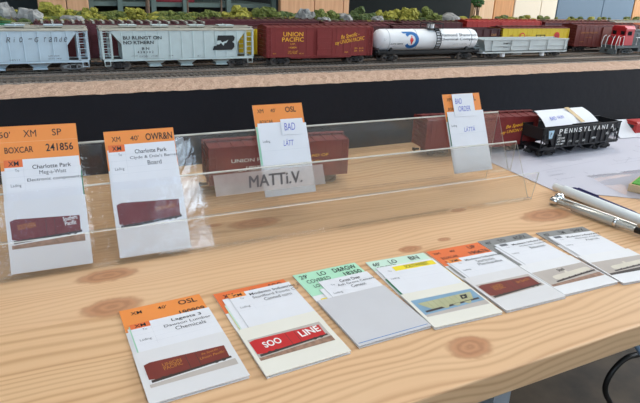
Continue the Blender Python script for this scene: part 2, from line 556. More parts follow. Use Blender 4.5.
# ---- the far side of the room, seen over the layout
PLY = mat('peach_plywood', (216, 166, 124), 0.55, 0, 0.1, 6, stretch=(30, 30, 1.5), rgb2=(198, 146, 104))
PLYO = mat('orange_pine_board', (206, 142, 78), 0.55, 0, 0.1, 6, stretch=(30, 30, 1.5), rgb2=(184, 122, 62))
PLYP = mat('pale_pine_board', (222, 186, 146), 0.55, 0, 0.1, 6, stretch=(30, 30, 1.5), rgb2=(206, 164, 120))
CREAMP = mat('cream_board', (222, 206, 180), 0.6, 0, 0.03, 5)
BLUEG = mat('blue_grey_board', (84, 104, 120), 0.6, 0, 0.05, 5)
SHELFM = mat('grey_green_metal', (96, 112, 104), 0.5, 0.1, 0.08, 10)


def panel(name, label, cat, x0, x1, y, m, z1=0.9, th=0.02, seam=()):
    o = MB()
    xs = [x0] + list(seam) + [x1]
    for i in range(len(xs) - 1):
        o.box(xs[i] + (0.001 if i else 0), xs[i + 1] - 0.001, y, y + th, -0.735, z1, m)
    return tag(o.build(name, bevel=0.002), label, cat)


panel('plywood_panel', 'peach plywood panel standing behind the grey rocks, left of the shelving', 'panel', 0.013, 0.140, 1.74, PLY, seam=(0.083,))
panel('plywood_panel', 'peach plywood panel between the dark shelving and the dark doorway', 'panel', 0.705, 0.953, 1.74, PLY, seam=(0.824, 0.93))
panel('pale_pine_board', 'pale pine board beside the orange board behind the layout', 'board', 1.458, 1.552, 1.71, PLYP)
panel('orange_pine_board', 'orange pine board between the pale pine board and cream board', 'board', 1.554, 1.650, 1.71, PLYO)
panel('cream_board', 'cream board between the orange pine board and the blue-grey board', 'board', 1.654, 1.876, 1.71, CREAMP, seam=(1.79,))
panel('blue_grey_board', 'wide blue-grey board behind the yellow reefer and brown boxcar', 'board', 1.88, 2.33, 1.71, BLUEG, seam=(2.14,))
panel('orange_pine_board', 'orange pine board at the right end beyond the blue-grey board', 'board', 2.334, 2.6, 1.71, PLYO)
t = thing('shelving_unit', 'dark grey-green metal shelving behind the left of the layout', 'shelving', (0.142, 1.78, -0.74))
for x in (0.0, 0.078, 0.172, 0.265, 0.40, 0.55):
    b = MB(); b.box(x, x + 0.014, 0, 0.014, 0, 1.6, SHELFM); b.build('post', t)
for z in (0.25, 0.55, 0.876, 1.2):
    b = MB(); b.box(0.0, 0.56, 0.0145, 0.30, z, z + 0.012, SHELFM); b.build('shelf', t)
b = MB(); b.box(0, 0.56, 0.31, 0.32, 0, 1.6, DARKWALL); b.build('back_panel', t)
REDB = mat('dark_red_box', (128, 30, 40), 0.6)
b = MB(); b.box(-0.06, 0.06, -0.07, 0.07, 0, 0.12, REDB); b.box(-0.063, 0.063, -0.073, 0.073, 0.09, 0.125, REDB)
tag(b.build('storage_box', None, (0.395, 1.90, 0.1481), 0.002), 'dark red box on the metal shelving behind the layout', 'box')

# ------------------------------------------------------------------ the table
b = MB()
b.box(-0.75, 1.6, 0.195, 0.655, -0.018, 0.0, PINE)
t = thing('pine_table', 'light pine table with knots holding the cards and card rack', 'table', (0, 0, 0))
b.build('tabletop', t, bevel=0.0012)
LEGM = mat('pale_grey_metal', (168, 176, 184), 0.45, 0.2)
for x, y in ((0.334, 0.30), (0.334, 0.62), (-0.6, 0.30), (-0.6, 0.62), (1.45, 0.3), (1.45, 0.62)):
    b = MB(); b.box(x - 0.010, x + 0.010, y - 0.010, y + 0.010, -0.739, -0.018, LEGM); b.build('leg', t)
BLUEM = mat('pale_blue_steel', (130, 160, 190), 0.4, 0.2)
t = thing('steel_strut', 'pale blue steel strut leaning under the table near the black cable', 'strut', (0.545, 0.31, -0.739))
b = MB(); b.tube([(0.585, 0.0, 0.003), (0.28, 0.0, 0.31), (-0.120, 0.0, 0.715)], 0.003, BLUEM); b.build('rod', t)
b = MB(); b.box(0.56, 0.62, -0.03, 0.03, 0, 0.006, BLUEM); b.build('foot_plate', t)
b = MB()
ctl = [(1.02, .45, -.330), (0.90, .45, -.328), (0.816, .45, -.332), (0.785, .45, -.330), (0.765, .45, -.337), (0.75, .45, -.352), (0.745, .45, -.372), (0.752, .45, -.392),
       (0.77, .45, -.417), (0.80, .45, -.47), (0.84, .45, -.58), (0.86, .45, -.70), (0.90, .44, -.734), (1.1, .40, -.734)]
ctl = [(1.0, .45, -.026), (1.04, .45, -.16), (1.05, .45, -.27)] + ctl
sm = []
for i in range(len(ctl) - 1):
    p0 = Vector(ctl[max(i - 1, 0)]); p1 = Vector(ctl[i]); p2 = Vector(ctl[i + 1]); p3 = Vector(ctl[min(i + 2, len(ctl) - 1)])
    for k in range(5):
        u = k / 5
        sm.append(0.5 * ((2 * p1) + (p2 - p0) * u + (2 * p0 - 5 * p1 + 4 * p2 - p3) * u * u + (3 * p1 - p0 - 3 * p2 + p3) * u ** 3))
sm.append(Vector(ctl[-1]))
b.tube(sm, 0.0045, BLACK)
tag(b.build('cable'), 'black cable hanging in a loop under the pine table', 'cable')

# ------------------------------------------------------------------ the model railway: base, scenery, tracks
RH = 0.0966       # rail head height
t = thing('railway_layout', 'model railway layout with a black front board and gravel bed', 'model railway', (0, 0, 0))
b = MB(); b.box(-0.9, 1.9, 0.66, 0.672, -0.42, 0.089, NAVYF); b.build('fascia_board', t)
b = MB()
prof = [(0.672, -0.02), (1.62, -0.02), (1.62, 0.10), (1.12, 0.135), (1.05, 0.150), (0.985, 0.140), (0.965, 0.094), (0.72, 0.0924), (0.70, 0.0915), (0.672, 0.088)]
b.prism(prof, -0.9, 1.9, 'x', EARTH); b.build('landscape_base', t)
b = MB()   # pink-tan gravel shoulder, bumpy
rnd = random.Random(5)
nx, ny = 360, 7
vs = []
for j in range(ny):
    for i in range(nx + 1):
        y = 0.6605 + (0.722 - 0.6605) * j / (ny - 1)
        z = 0.0892 + (0.0938 - 0.0892) * min(1, j / 3) + rnd.uniform(0, 0.0016) * (1 if 0 < j < ny - 1 else 0.6)
        vs.append((-0.9 + 2.8 * i / nx, y + rnd.uniform(-.001, .001) * (j > 0), z))
b.add(vs, [(j * (nx + 1) + i, j * (nx + 1) + i + 1, (j + 1) * (nx + 1) + i + 1, (j + 1) * (nx + 1) + i) for j in range(ny - 1) for i in range(nx)], GRAVEL)
o = b.build('gravel_shoulder', t); o['kind'] = 'stuff'
for yy in (0.748, 0.808, 0.868, 0.930):
    b = MB(); w0 = 0.026
    b.prism([(yy - w0, 0.0915), (yy + w0, 0.0915), (yy + 0.017, 0.0947), (yy - 0.017, 0.0947)], -0.9, 1.9, 'x', GRAVELG)
    b.build('ballast_bed', t)
    tr = thing('railway_track', {0.748: 'empty railway track nearest the black front board', 0.808: 'railway track under the front row of freight cars',
                                 0.868: 'railway track under the yellow reefer and brown boxcar', 0.93: 'rearmost railway track below the rocks and bushes'}[yy], 'track', (0, yy, 0))
    b = MB(); x = -0.9
    while x < 1.9:
        b.box(x, x + 0.0034, -0.0155, 0.0155, 0.09475, 0.0955, TIE); x += 0.0074
    b.build('sleepers', tr)
    for s in (-1, 1):
        b = MB(); c = s * 0.0088
        b.prism([(c - .0011, .09555), (c + .0011, .09555), (c + .0004, .0958), (c + .0004, .0962), (c + .0007, .0963), (c + .0007, RH), (c - .0007, RH), (c - .0007, .0963), (c - .0004, .0962), (c - .0004, .0958)],
                -0.9, 1.9, 'x', RAILM)
        b.build('rail', tr)

LEAFS = [mat('yellow_green_foam', (168, 158, 62), 0.95, 0, 0.3, 300, 0.7, 400, rgb2=(112, 112, 44)),
         mat('olive_green_foam', (118, 124, 56), 0.95, 0, 0.3, 300, 0.7, 400, rgb2=(74, 84, 40)),
         mat('moss_green_foam', (96, 110, 60), 0.95, 0, 0.3, 300, 0.7, 400, rgb2=(60, 72, 40))]
ROCKM = mat('pale_grey_plaster_rock', (172, 170, 164), 0.9, 0, 0.3, 70, 0.6, 160, rgb2=(112, 110, 108))


def bush_mesh(mb, c, r, h, m, rnd, n=26):
    for i in range(n):
        a = rnd.uniform(0, 2 * PI); q = r * math.sqrt(rnd.random()); z = h * rnd.random() * (1 - 0.55 * q / r)
        s = rnd.uniform(0.16, 0.34) * min(r, h)
        mb.ball((c[0] + q * math.cos(a), c[1] + q * 0.6 * math.sin(a), c[2] + z), s * 1.2, s, s, m, 7, 5, 0.35, rnd)


rnd = random.Random(11)
b = MB()
for i in range(1700):   # the low ground foam along the ridge
    x = rnd.uniform(-0.4, 1.75)
    if x > .86 and rnd.random() > .12:
        continue
    y = rnd.uniform(0.985, 1.09)
    z = 0.141 + 0.010 * min(1, max(0, (y - 0.985) / 0.06))
    s = rnd.uniform(0.003, 0.0085)
    b.ball((x, y, z), s * 1.6, s, s * 0.9, LEAFS[rnd.choice((0, 1, 1, 2))], 6, 4, 0.3, rnd)
tag(b.build('ground_foliage'), 'low yellow-green ground foam along the ridge behind the trains', 'foliage', kind='stuff')
BUSH = [  # x, y, radius, height, tone, where
    (0.028, 1.03, .028, .026, 0, 'yellow-green bush beside the grey rocks behind the pale blue-grey hopper'),
    (0.085, 1.02, .030, .018, 0, 'low yellow-green bush in front of the left plywood panel'),
    (0.118, 1.01, .018, .016, 1, 'small olive bush left of the tall round yellow bush'),
    (0.153, 1.02, .016, .030, 0, 'tall round yellow bush behind the roof of the green-grey hopper'),
    (0.215, 1.02, .034, .016, 1, 'low olive bush right of the tall round yellow bush'),
    (0.275, 1.02, .030, .019, 1, 'olive bush behind the right end of the green-grey hopper'),
    (0.335, 1.02, .032, .026, 0, 'yellow-green bush behind the gap before the red boxcar'),
    (0.385, 1.02, .026, .026, 1, 'olive bush behind the left end of the red boxcar'),
    (0.425, 1.03, .026, .018, 2, 'moss green bush just left of the big pale rock'),
    (0.505, 1.02, .030, .022, 1, 'olive bush between two pale rocks behind the red boxcar'),
    (0.585, 1.02, .028, .026, 2, 'moss green bush right of the rocks behind the red boxcar'),
    (0.640, 1.02, .022, .028, 0, 'yellow-green bush behind the left end of the white tank car'),
    (0.690, 1.02, .026, .034, 0, 'tallest yellow bush behind the white tank car'),
    (0.752, 1.03, .022, .036, 1, 'olive bush left of the pale rock behind the tank car lettering'),
    (1.02, 1.02, .020, .010, 1, 'tiny olive tuft before the cream board'),
    (1.18, 1.02, .018, .010, 0, 'tiny yellow tuft behind the brown boxcar'),
]
for x, y, r, h, k, lab in BUSH:
    mb = MB(); bush_mesh(mb, (0, 0, 0), r, h, LEAFS[k], rnd)
    tag(mb.build('bush', None, (x, y, 0.145)), lab, 'bush')
ROCK = [(-0.045, 1.03, .03, .028, 'grey rock outcrop at the far left behind the pale blue-grey hopper'), (0.002, 1.01, .026, .020, 'grey rock left of the yellow-green bush at the left'),
        (0.060, 1.0, .026, .010, 'flat grey rock between the left plywood panel and maroon car'),
        (0.460, 1.02, .026, .024, 'big pale rock behind the left half of the red boxcar'), (0.545, 1.01, .022, .018, 'pale rock behind the right half of the red boxcar'),
        (0.800, 1.01, .034, .022, 'pale sloping rock right of the bushes behind the tank car'), (0.615, 1.0, .02, .012, 'flat grey rock between bushes behind the tank car left end'),
        (0.495, 1.0, .016, .010, 'small grey rock fallen between the two pale rocks')]
for x, y, r, h, lab in ROCK:
    mb = MB()
    for i in range(7):
        a = rnd.uniform(0, 2 * PI); q = rnd.uniform(0, r * .6)
        mb.ball((q * math.cos(a), q * .6 * math.sin(a), h * rnd.uniform(0, .35)), r * rnd.uniform(.35, .6), r * .4, h * rnd.uniform(.45, .7), ROCKM, 8, 6, 0.25, rnd)
    tag(mb.build('rock', None, (x, y, 0.145)), lab, 'rock')
TRK = mat('grey_brown_trunk', (112, 88, 70), 0.9, 0, 0.2, 200)
TREEG = mat('tree_green_foam', (62, 104, 48), 0.9, 0, 0.3, 200, 0.5, 300, rgb2=(38, 72, 32))
for x, y, r, lab in ((0.178, 1.05, .0038, 'model tree with thick brown trunk beside the tall yellow bush'), (0.250, 1.06, .0018, 'thin model tree behind the green-grey hopper lettering end'),
                     (0.312, 1.06, .0018, 'thin model tree behind the black hopper emblem'), (0.905, 1.05, .0030, 'green model tree before the pale pine board')):
    t = thing('model_tree', lab, 'tree', (x, y, 0.145))
    mb = MB(); H_ = 0.09 if x < .8 else 0.036
    mb.tube([(0, 0, 0), (r * .3, 0, H_ * .4), (-r * .2, 0, H_ * .75), (0, 0, H_)], [r, r * .85, r * .8, r * .5], TRK)
    if x > .8:
        mb.tube([(-.007, .002, 0), (-.006, 0, .03), (-.004, 0, .045)], [.0012, .001, .0008], TRK); mb.tube([(.006, .002, 0), (.005, 0, .03), (.004, 0, .045)], [.0012, .001, .0008], TRK)
    mb.build('trunk', t)
    mb = MB(); bush_mesh(mb, (0, 0, H_ - .004), (.022 if x < .8 else .015), .035, TREEG, rnd, 30); mb.build('crown', t)


# ------------------------------------------------------------------ rolling stock
def truck(parent, x, m, wb=0.0205, wm=None, far=True):
    mb = MB()
    for s in ((-1, 1) if far else (-1,)):
        y0 = s * 0.0122; y1 = s * 0.0142
        ya, yb = min(y0, y1), max(y0, y1)
        mb.prism([(-wb / 2 - .003, .0054), (-wb / 2 - .003, .0068), (-.0045, .0094), (.0045, .0094), (wb / 2 + .003, .0068), (wb / 2 + .003, .0054), (.0045, .0078), (-.0045, .0078)], ya, yb, 'y', m)
        mb.prism([(-wb / 2 - .001, .0042), (-wb / 2 - .001, .0053), (-.0045, .0036), (.0045, .0036), (wb / 2 + .001, .0053), (wb / 2 + .001, .0042), (.0040, .0024), (-.0040, .0024)], ya, yb, 'y', m)
        for q in (-.0040, .0040):
            mb.box(q - .0007, q + .0007, ya, yb, .003, .009, m)
        for q in (-.0022, 0, .0022):
            mb.cyl((q, s * .0143, .0036), (q, s * .0143, .0076), .0009, DARK, seg=6)
        for q in (-wb / 2, wb / 2):
            mb.box(q - .0018, q + .0018, min(s * .0142, s * .0155), max(s * .0142, s * .0155), .0038, .0068, m)
    mb.box(-.0035, .0035, -.012, .012, .0035, .0088, m)
    tr = mb.build('truck', parent, (x, 0, 0))
    for q in (-wb / 2, wb / 2):
        wb_ = MB(); wb_.cyl((0, -.0095, .0052), (0, .0095, .0052), .0011, DARK, seg=8)
        for s in (-1, 1):
            wb_.cyl((0, s * .0082, .0052), (0, s * .0108, .0052), .0052, wm or STEEL, seg=16); wb_.cyl((0, s * .0080, .0052), (0, s * .0085, .0052), .0058, wm or STEEL, seg=16)
        wb_.build('wheelset', tr, (q, 0, 0))
    return tr


def coupler(parent, x, s, m=None):
    mb = MB(); m = m or DARK
    mb.box(min(0, s * .006), max(0, s * .006), -.0012, .0012, .0068, .0090, m)
    mb.prism([(s * .006, -.0022), (s * .0085, -.0026), (s * .0090, -.001), (s * .0075, .000), (s * .0092, .0012), (s * .0085, .0026), (s * .006, .0020)], .0062, .0096, 'z', m)
    mb.build('coupler', parent, (x, 0, 0))


def ladder(parent, x, y, z0, z1, m, w_=.0055, n=6, along='x', s=-1):
    mb = MB(); r = .00045
    for q in (-w_ / 2, w_ / 2):
        p0 = (q, 0, z0) if along == 'x' else (0, q, z0); p1 = (q, 0, z1) if along == 'x' else (0, q, z1)
        mb.cyl(p0, p1, r, m, seg=6)
    for i in range(n):
        z = z0 + (z1 - z0) * (i + .5) / n
        a = (-w_ / 2, 0, z) if along == 'x' else (0, -w_ / 2, z); c = (w_ / 2, 0, z) if along == 'x' else (0, w_ / 2, z)
        mb.cyl(a, c, r, m, seg=6)
    return mb.build('ladder', parent, (x, y, 0))


def boxcar(name, label, cat, L, H, m, roofm, pos, rz=0.0, W=0.037, doors=((.5, .17),), texts=(), detail=True, group=None, zig=False, doorm=None, wood=False, z0=.0115, board=True, endm=None):
    t = thing(name, label, cat, pos, rz, group)
    hw = W / 2; hl = L / 2; zt = H - .0035
    mb = MB()
    mb.box(-hl + .001, hl - .001, -hw, hw, z0, zt, m)
    mb.prism([(-hl * .55, z0 - .0022), (hl * .55, z0 - .0022), (hl * .62, z0 + .0005), (-hl * .62, z0 + .0005)], -hw, hw, 'y', m)
    n = max(8, int(L / .0125))
    for i in range(n + 1):
        x = -hl + .001 + (L - .002) * i / n
        for s in (-1, 1):
            mb.box(x - (.0002 if not wood else .0001), x + (.0002 if not wood else .0001), min(s * hw, s * (hw + .0003)), max(s * hw, s * (hw + .0003)), z0, zt - .001, m)
    for s in (-1, 1):   # side sill and eave strips, end ribs
        mb.box(-hl + .001, hl - .001, min(s * hw, s * (hw + .0006)), max(s * hw, s * (hw + .0006)), zt - .0018, zt, m)
        mb.box(-hl + .001, hl - .001, min(s * hw, s * (hw + .0005)), max(s * hw, s * (hw + .0005)), z0, z0 + .0015, m)
        for k in range(7):
            z = z0 + .004 + (zt - z0 - .008) * k / 6
            mb.box(min(s * (hl - .001), s * (hl + .0008)), max(s * (hl - .001), s * (hl + .0008)), -hw + .0025, hw - .0025, z - .0009, z + .0009, endm or m)
        for q in (-1, 1):
            mb.box(min(s * (hl - .001), s * (hl + .0006)), max(s * (hl - .001), s * (hl + .0006)), q * hw - .001, q * hw + .001, z0, zt, m)
    body = mb.build('body', t, bevel=.0003 if detail else 0)
    mb = MB()   # roof with ribs
    mb.prism([(-hw - .0007, zt), (hw + .0007, zt), (hw + .0007, zt + .0007), (0, zt + .0026), (-hw - .0007, zt + .0007)], -hl, hl, 'x', roofm)
    for i in range(n + 1):
        x = -hl + L * i / n
        for s in (-1, 1):
            mb.prism([(s * (hw + .0009), zt + .0004), (s * (hw + .0009), zt + .0013), (0, zt + .0033), (0, zt + .0022)], max(-hl, x - .0008), min(hl, x + .0008), 'x', roofm)
    if zig:
        for i in range(n * 2):
            x = -hl + L * (i + .5) / (n * 2)
            mb.box(x - .0016, x + .0012, -hw - .0010, hw + .0010, zt + .0006, zt + .0034, WEATH if i % 2 else MAROOND)
    mb.build('roof', t)
    if board:
        mb = MB()
        for s in (-1, 0, 1):
            mb.box(-hl - .002, hl + .002, s * .0022 - .0009, s * .0022 + .0009, zt + .0040, zt + .0046, roofm)
        for i in range(n + 1):
            x = -hl + L * i / n; mb.box(x - .0003, x + .0003, -.0028, .0028, zt + .0024, zt + .0041, roofm)
        mb.build('running_board', t)
    for cx, wd in doors:
        for s in (-1, 1):
            mb = MB(); x0 = -hl + L * (cx - wd / 2); x1 = -hl + L * (cx + wd / 2); ya, yb = s * (hw + .0004), s * (hw + .0016)
            mb.box(x0, x1, min(ya, yb), max(ya, yb), z0 + .001, zt - .003, doorm or m)
            for k in range(5):
                z = z0 + .003 + (zt - z0 - .009) * k / 4
                mb.box(x0 + .001, x1 - .001, min(yb, yb + s * .0004), max(yb, yb + s * .0004), z - .0006, z + .0006, doorm or m)
            for xx in (x0, x1):
                mb.box(xx - .0004, xx + .0004, min(yb, yb + s * .0004), max(yb, yb + s * .0004), z0 + .001, zt - .003, doorm or m)
            d = mb.build('door', t)
            if detail:
                mb = MB(); mb.box(x0 + .0015, x0 + .0023, min(yb, yb + s * .0009), max(yb, yb + s * .0009), z0 + .010, z0 + .018, m); mb.build('latch_bar', d)
                mb = MB(); mb.box(x0 - L * wd * .8, x1, min(ya, s * (hw + .0014)), max(ya, s * (hw + .0014)), z0 + .0002, z0 + .001, m); mb.build('door_track', t)
    if texts:
        mb = MB()
        for tx, u0, u1, v0, v1, mm, bold, sh, ro in texts:
            put_text(mb, tx, mm, (-hl, -hw - .0007, z0), (1, 0, 0), (0, 0, 1), (u0 * L, u1 * L, v0 * (zt - z0), v1 * (zt - z0)), bold, sh, ro)
        mb.build('lettering', t)
    tx_ = hl - .0245 if L < .25 else hl - .034
    for s in (-1, 1):
        truck(t, s * tx_, DARK); coupler(t, s * (hl - .001), s)
    mb = MB(); mb.box(-hl + .01, hl - .01, -.004, .004, .0072, z0, DARK)
    mb.cyl((L * .06, -.010, .0085), (L * .15, -.010, .0085), .0026, DARK); mb.box(-L * .16, -L * .10, -.014, -.006, .0062, z0, DARK)
    mb.build('underframe', t)
    if detail:
        for s in (-1, 1):
            ladder(t, s * (hl - .0040), -hw - .0011, z0, zt, m); ladder(t, s * (hl - .0040), hw + .0011, z0, zt, m)
            ladder(t, s * (hl + .0014), -hw * .7, z0, zt, m, along='y', n=7)
        mb = MB(); mb.cyl((-hl - .0025, .006, zt - .014), (-hl - .0008, .006, zt - .014), .0036, m, seg=14); mb.build('brake_wheel', t)
    return t


def covered_hopper(label, x0, x1, H, m, roofm, pos_y, texts, bays, tricol, name='covered_hopper'):
    L = x1 - x0; hl = L / 2; W = .037; hw = W / 2; z0 = .0115; zt = H - .002
    t = thing(name, label, 'freight car', ((x0 + x1) / 2, pos_y, RH))
    side0 = .13 * L    # where the slope sheets begin
    mb = MB(); e = .026; zc = z0 + (zt - z0) * .52
    pf = [(-hl + e, z0 + .002), (hl - e, z0 + .002), (hl - e, zc), (hl - .011, zt), (-hl + .011, zt), (-hl + e, zc)]
    mb.prism(pf, -hw, hw, 'y', m)
    n = 10
    for i in range(n + 1):
        x = -hl + e + (L - 2 * e) * i / n
        for s in (-1, 1):
            mb.box(x - .0004, x + .0004, min(s * hw, s * (hw + .0007)), max(s * hw, s * (hw + .0007)), z0 + .002, zt, m)
    mb.build('body', t, bevel=.0003)
    mb = MB()
    mb.prism([(-hw - .0008, zt - .0016), (hw + .0008, zt - .0016), (hw + .0008, zt), (hw * .5, zt + .0016), (-hw * .5, zt + .0016), (-hw - .0008, zt)], -hl, hl, 'x', roofm)
    mb.build('roof', t)
    mb = MB()
    for s in (-1, 1):
        mb.box(-hl, hl, s * .0105 - .0022, s * .0105 + .0022, zt + .0028, zt + .0034, roofm)
    for i in range(9):
        x = -hl + .004 + (L - .008) * i / 8; mb.box(x - .0004, x + .0004, -.012, .012, zt + .0012, zt + .0030, roofm)
    mb.build('running_board', t)
    for q in (-.32, -.12, .12, .32):
        mb = MB(); mb.box(-.010, .010, -.0075, .0075, zt + .0015, zt + .0042, roofm)
        mb.box(-.011, .011, -.0085, .0085, zt + .0042, zt + .0052, m); mb.box(-.0008, .0008, -.0095, .0095, zt + .0035, zt + .0058, m); mb.build('hatch', t, (q * L, 0, 0), bevel=.0003)
    mb = MB()
    for s in (-1, 1):
        mb.box(-hl, hl, min(s * hw, s * (hw - .0025)), max(s * hw, s * (hw - .0025)), z0, z0 + .0028, m)
        mb.box(-hl + e - .002, hl - e + .002, min(s * hw, s * (hw + .0009)), max(s * hw, s * (hw + .0009)), z0 + .0002, z0 + .0012, m)
        mb.box(min(s * hl, s * (hl - .002)), max(s * hl, s * (hl - .002)), -hw, hw, z0, z0 + .0028, m)
        for q in (-1, 1):   # corner posts
            mb.box(min(s * (hl - .001), s * (hl - .0028)), max(s * (hl - .001), s * (hl - .0028)), min(q * hw, q * (hw - .0018)), max(q * hw, q * (hw - .0018)), z0 + .002, zt - .001, m)
            mb.box(min(s * (hl - .0125), s * (hl - .0143)), max(s * (hl - .0125), s * (hl - .0143)), min(q * hw, q * (hw - .0018)), max(q * hw, q * (hw - .0018)), z0 + .002, zt - .001, m)
    mb.box(-hl + .004, hl - .004, -.004, .004, .0072, z0 + .001, DARK)
    for s in (-1, 1):
        mb.box(min(s * (hl - .001), s * (hl - .028)), max(s * (hl - .001), s * (hl - .028)), -hw + .002, hw - .002, z0 + .001, z0 + .0018, tricol)
    mb.build('frame', t)
    for s in (-1, 1):
        for q in (-1, 1):
            ladder(t, s * (hl - .0075), q * (hw - .0004), z0, zt, m, w_=.0085, n=6)
        ladder(t, s * (hl - .0006), -hw * .6, z0, zt, m, along='y', n=7)
        mb = MB(); mb.tube([(s * (hl - .003), -hw, z0), (s * (hl - .003), -hw, z0 - .0055), (s * (hl - .010), -hw, z0 - .0055), (s * (hl - .010), -hw, z0)], .0006, m, 6); mb.build('stirrup_step', t)
    for c in bays:
        mb = MB(); x = -hl + c * L
        top = (.0175, .014); bot = (.0065, .0085)
        vs = [(sx * top[0], sy * top[1], z0 + .002) for sx, sy in ((-1, -1), (1, -1), (1, 1), (-1, 1))] + [(sx * bot[0], sy * bot[1], .0048) for sx, sy in ((-1, -1), (1, -1), (1, 1), (-1, 1))]
        mb.add(vs, [(0, 3, 2, 1), (4, 5, 6, 7)] + [(i, (i + 1) % 4, 4 + (i + 1) % 4, 4 + i) for i in range(4)], m)
        mb.box(-.008, .008, -.011, .011, .0026, .0048, m)
        mb.box(-.0085, .0085, -.0125, -.011, .0030, .0042, m)
        mb.build('hopper_bay', t, (x, 0, 0))
    for s in (-1, 1):
        truck(t, s * (hl - .021), DARK if m is not RGGRY else mat('dusty_truck', (150, 152, 150), 0.7)); coupler(t, s * (hl - .001), s)
    mb = MB()
    for tx, u0, u1, v0, v1, mm, bold, sh, ro in texts:
        put_text(mb, tx, mm, (-hl, -hw - .0010, z0), (1, 0, 0), (0, 0, 1), (u0 * L, u1 * L, v0 * (zt - z0), v1 * (zt - z0)), bold, sh, ro)
    mb.build('lettering', t)
    return t, (-hl, -hw - .0010, z0, L, zt - z0)


def logo_poly(parent, fr, polys, m, name='emblem'):
    x0, y, z0, L, Hh = fr; mb = MB()
    for p in polys:
        mb.poly([(x0 + u * L, y, z0 + v * Hh) for u, v in p], m)
    return mb.build(name, parent)


YF = 0.808   # centre of the front row of cars
RGT = [(c, u - w_ / 2, u + w_ / 2, .64, .79, TXG, .0, .35, 0) for c, u, w_ in (('R', .577, .024), ('i', .608, .008), ('o', .642, .018), ('G', .722, .024), ('r', .765, .014), ('a', .793, .018), ('n', .821, .018), ('d', .848, .018), ('e', .874, .018))]
RGT += [('-', .680, .700, .725, .75, TXG, 0, .35, 0), ('18311', .57, .62, .10, .14, TXG, 0, 0, 0), ('CAPY 200000', .77, .83, .20, .24, TXG, 0, 0, 0), ('LD LMT 198000', .77, .84, .12, .16, TXG, 0, 0, 0)]
covered_hopper('pale blue-grey covered hopper at far left of the front row', -0.155, 0.0585, .0535, RGGRY, WEATH, YF, RGT, (.25, .50, .72), DARK)
BT = [('BU RLINGT ON', .135, .372, .69, .80, TXK, .016, 0, 0), ('NO RTHERN', .135, .32, .54, .65, TXK, .016, 0, 0), ('B N', .245, .29, .36, .44, TXK, .012, 0, 0), ('4 3 8 3 0 2', .215, .315, .25, .32, TXK, .006, 0, 0),
      ('CAPY 190000', .175, .215, .15, .18, TXG, 0, 0, 0), ('LD LMT 203000', .225, .28, .12, .18, TXG, 0, 0, 0), ('LT WT 60000', .30, .34, .13, .18, TXG, 0, 0, 0), ('CF 4740', .41, .44, .13, .17, TXG, 0, 0, 0), ('BLT', .60, .62, .1, .15, TXG, 0, 0, 0)]
bn, fr = covered_hopper('pale green-grey covered hopper with a big black emblem at its right', 0.072, 0.2795, .0535, BNGRN, WEATH, YF, BT, (.33, .535, .775), DARK)
EM = lambda pts: [(.704 + (x - 492) * .156 / 93, .80 - (y - 138) * .49 / 60) for x, y in pts]
logo_poly(bn, fr, [EM(((515, 138), (578, 138), (585, 146), (583, 158), (574, 165), (583, 172), (583, 186), (572, 198), (492, 198), (498, 181), (508, 181)))], TXK)
fr2 = (fr[0], fr[1] - .0002) + fr[2:]
logo_poly(bn, fr2, [EM(((512, 159), (526, 159), (531, 167), (558, 157), (549, 169), (542, 169), (537, 180), (527, 168), (520, 175), (507, 175)))], BNGRN, 'emblem_cutout')
UPT = [('UNION', .145, .325, .71, .86, TXY, .014, 0, 0), ('PACIFIC', .135, .33, .53, .68, TXY, .014, 0, 0), ('U.P.', .21, .255, .42, .48, TXY, .006, 0, 0), ('193874', .195, .265, .30, .36, TXY, .006, 0, 0),
       ('CAPY', .19, .22, .17, .22, TXY, 0, 0, 0), ('LD LMT', .23, .28, .17, .22, TXY, 0, 0, 0), ('LT WT 45200', .19, .27, .11, .16, TXY, 0, 0, 0), ('NEW 5-48', .29, .33, .10, .14, TXY, 0, 0, 0), ('EW', .055, .08, .11, .15, TXY, 0, 0, 0),
       ('Be Specific -', .680, .865, .62, .80, TXY, .008, .35, .16), ('say UNION PACIFIC', .625, .92, .44, .62, TXY, .008, .3, .14),
       ('SPG', .82, .85, .24, .29, TXY, 0, 0, 0), ('B-12', .87, .91, .24, .29, TXY, 0, 0, 0), ('EXW', .82, .85, .15, .2, TXY, 0, 0, 0), ('H 14', .87, .91, .15, .2, TXY, 0, 0, 0), ('YKA', .72, .76, .11, .16, TXY, 0, 0, 0)]
boxcar('boxcar', 'mineral red boxcar with yellow lettering between hopper and white tank car', 'freight car', .178, .0570, UPRED, UPROOF, (0.3875, YF, RH), texts=UPT, doors=((.525, .145),), endm=BROWN)

# white tank car
t = thing('tank_car', 'white tank car with a blue and red emblem on the front row', 'freight car', (0.594, YF, RH))
hl = .1035; mb = MB(); R_ = .0172; zc = .0330
prof = [(0.0005, -hl), (R_ * .45, -hl + .001), (R_ * .75, -hl + .0032), (R_ * .93, -hl + .0068), (R_, -hl + .0115), (R_, hl - .0115), (R_ * .93, hl - .0068), (R_ * .75, hl - .0032), (R_ * .45, hl - .001), (.0005, hl)]
mb.lathe(prof, WHITE, (0, 0, zc), (1, 0, 0), 48); tank = mb.build('tank', t)
for q in (-.03, -hl + .02, hl - .02):
    mb = MB(); mb.lathe([(R_ + .0001, -.0006), (R_ + .0003, -.0005), (R_ + .0003, .0005), (R_ + .0001, .0006)], mat('grey_strap', (190, 192, 194), .5), (q, 0, zc), (1, 0, 0), 48); mb.build('tank_band', t)
mb = MB(); mb.box(-hl + .001, hl - .001, -.006, .006, .0090, .0175, BLACK); mb.box(-hl + .001, hl - .001, -.0165, -.0150, .0125, .0165, BLACK); mb.box(-hl + .001, hl - .001, .0150, .0165, .0125, .0165, BLACK)
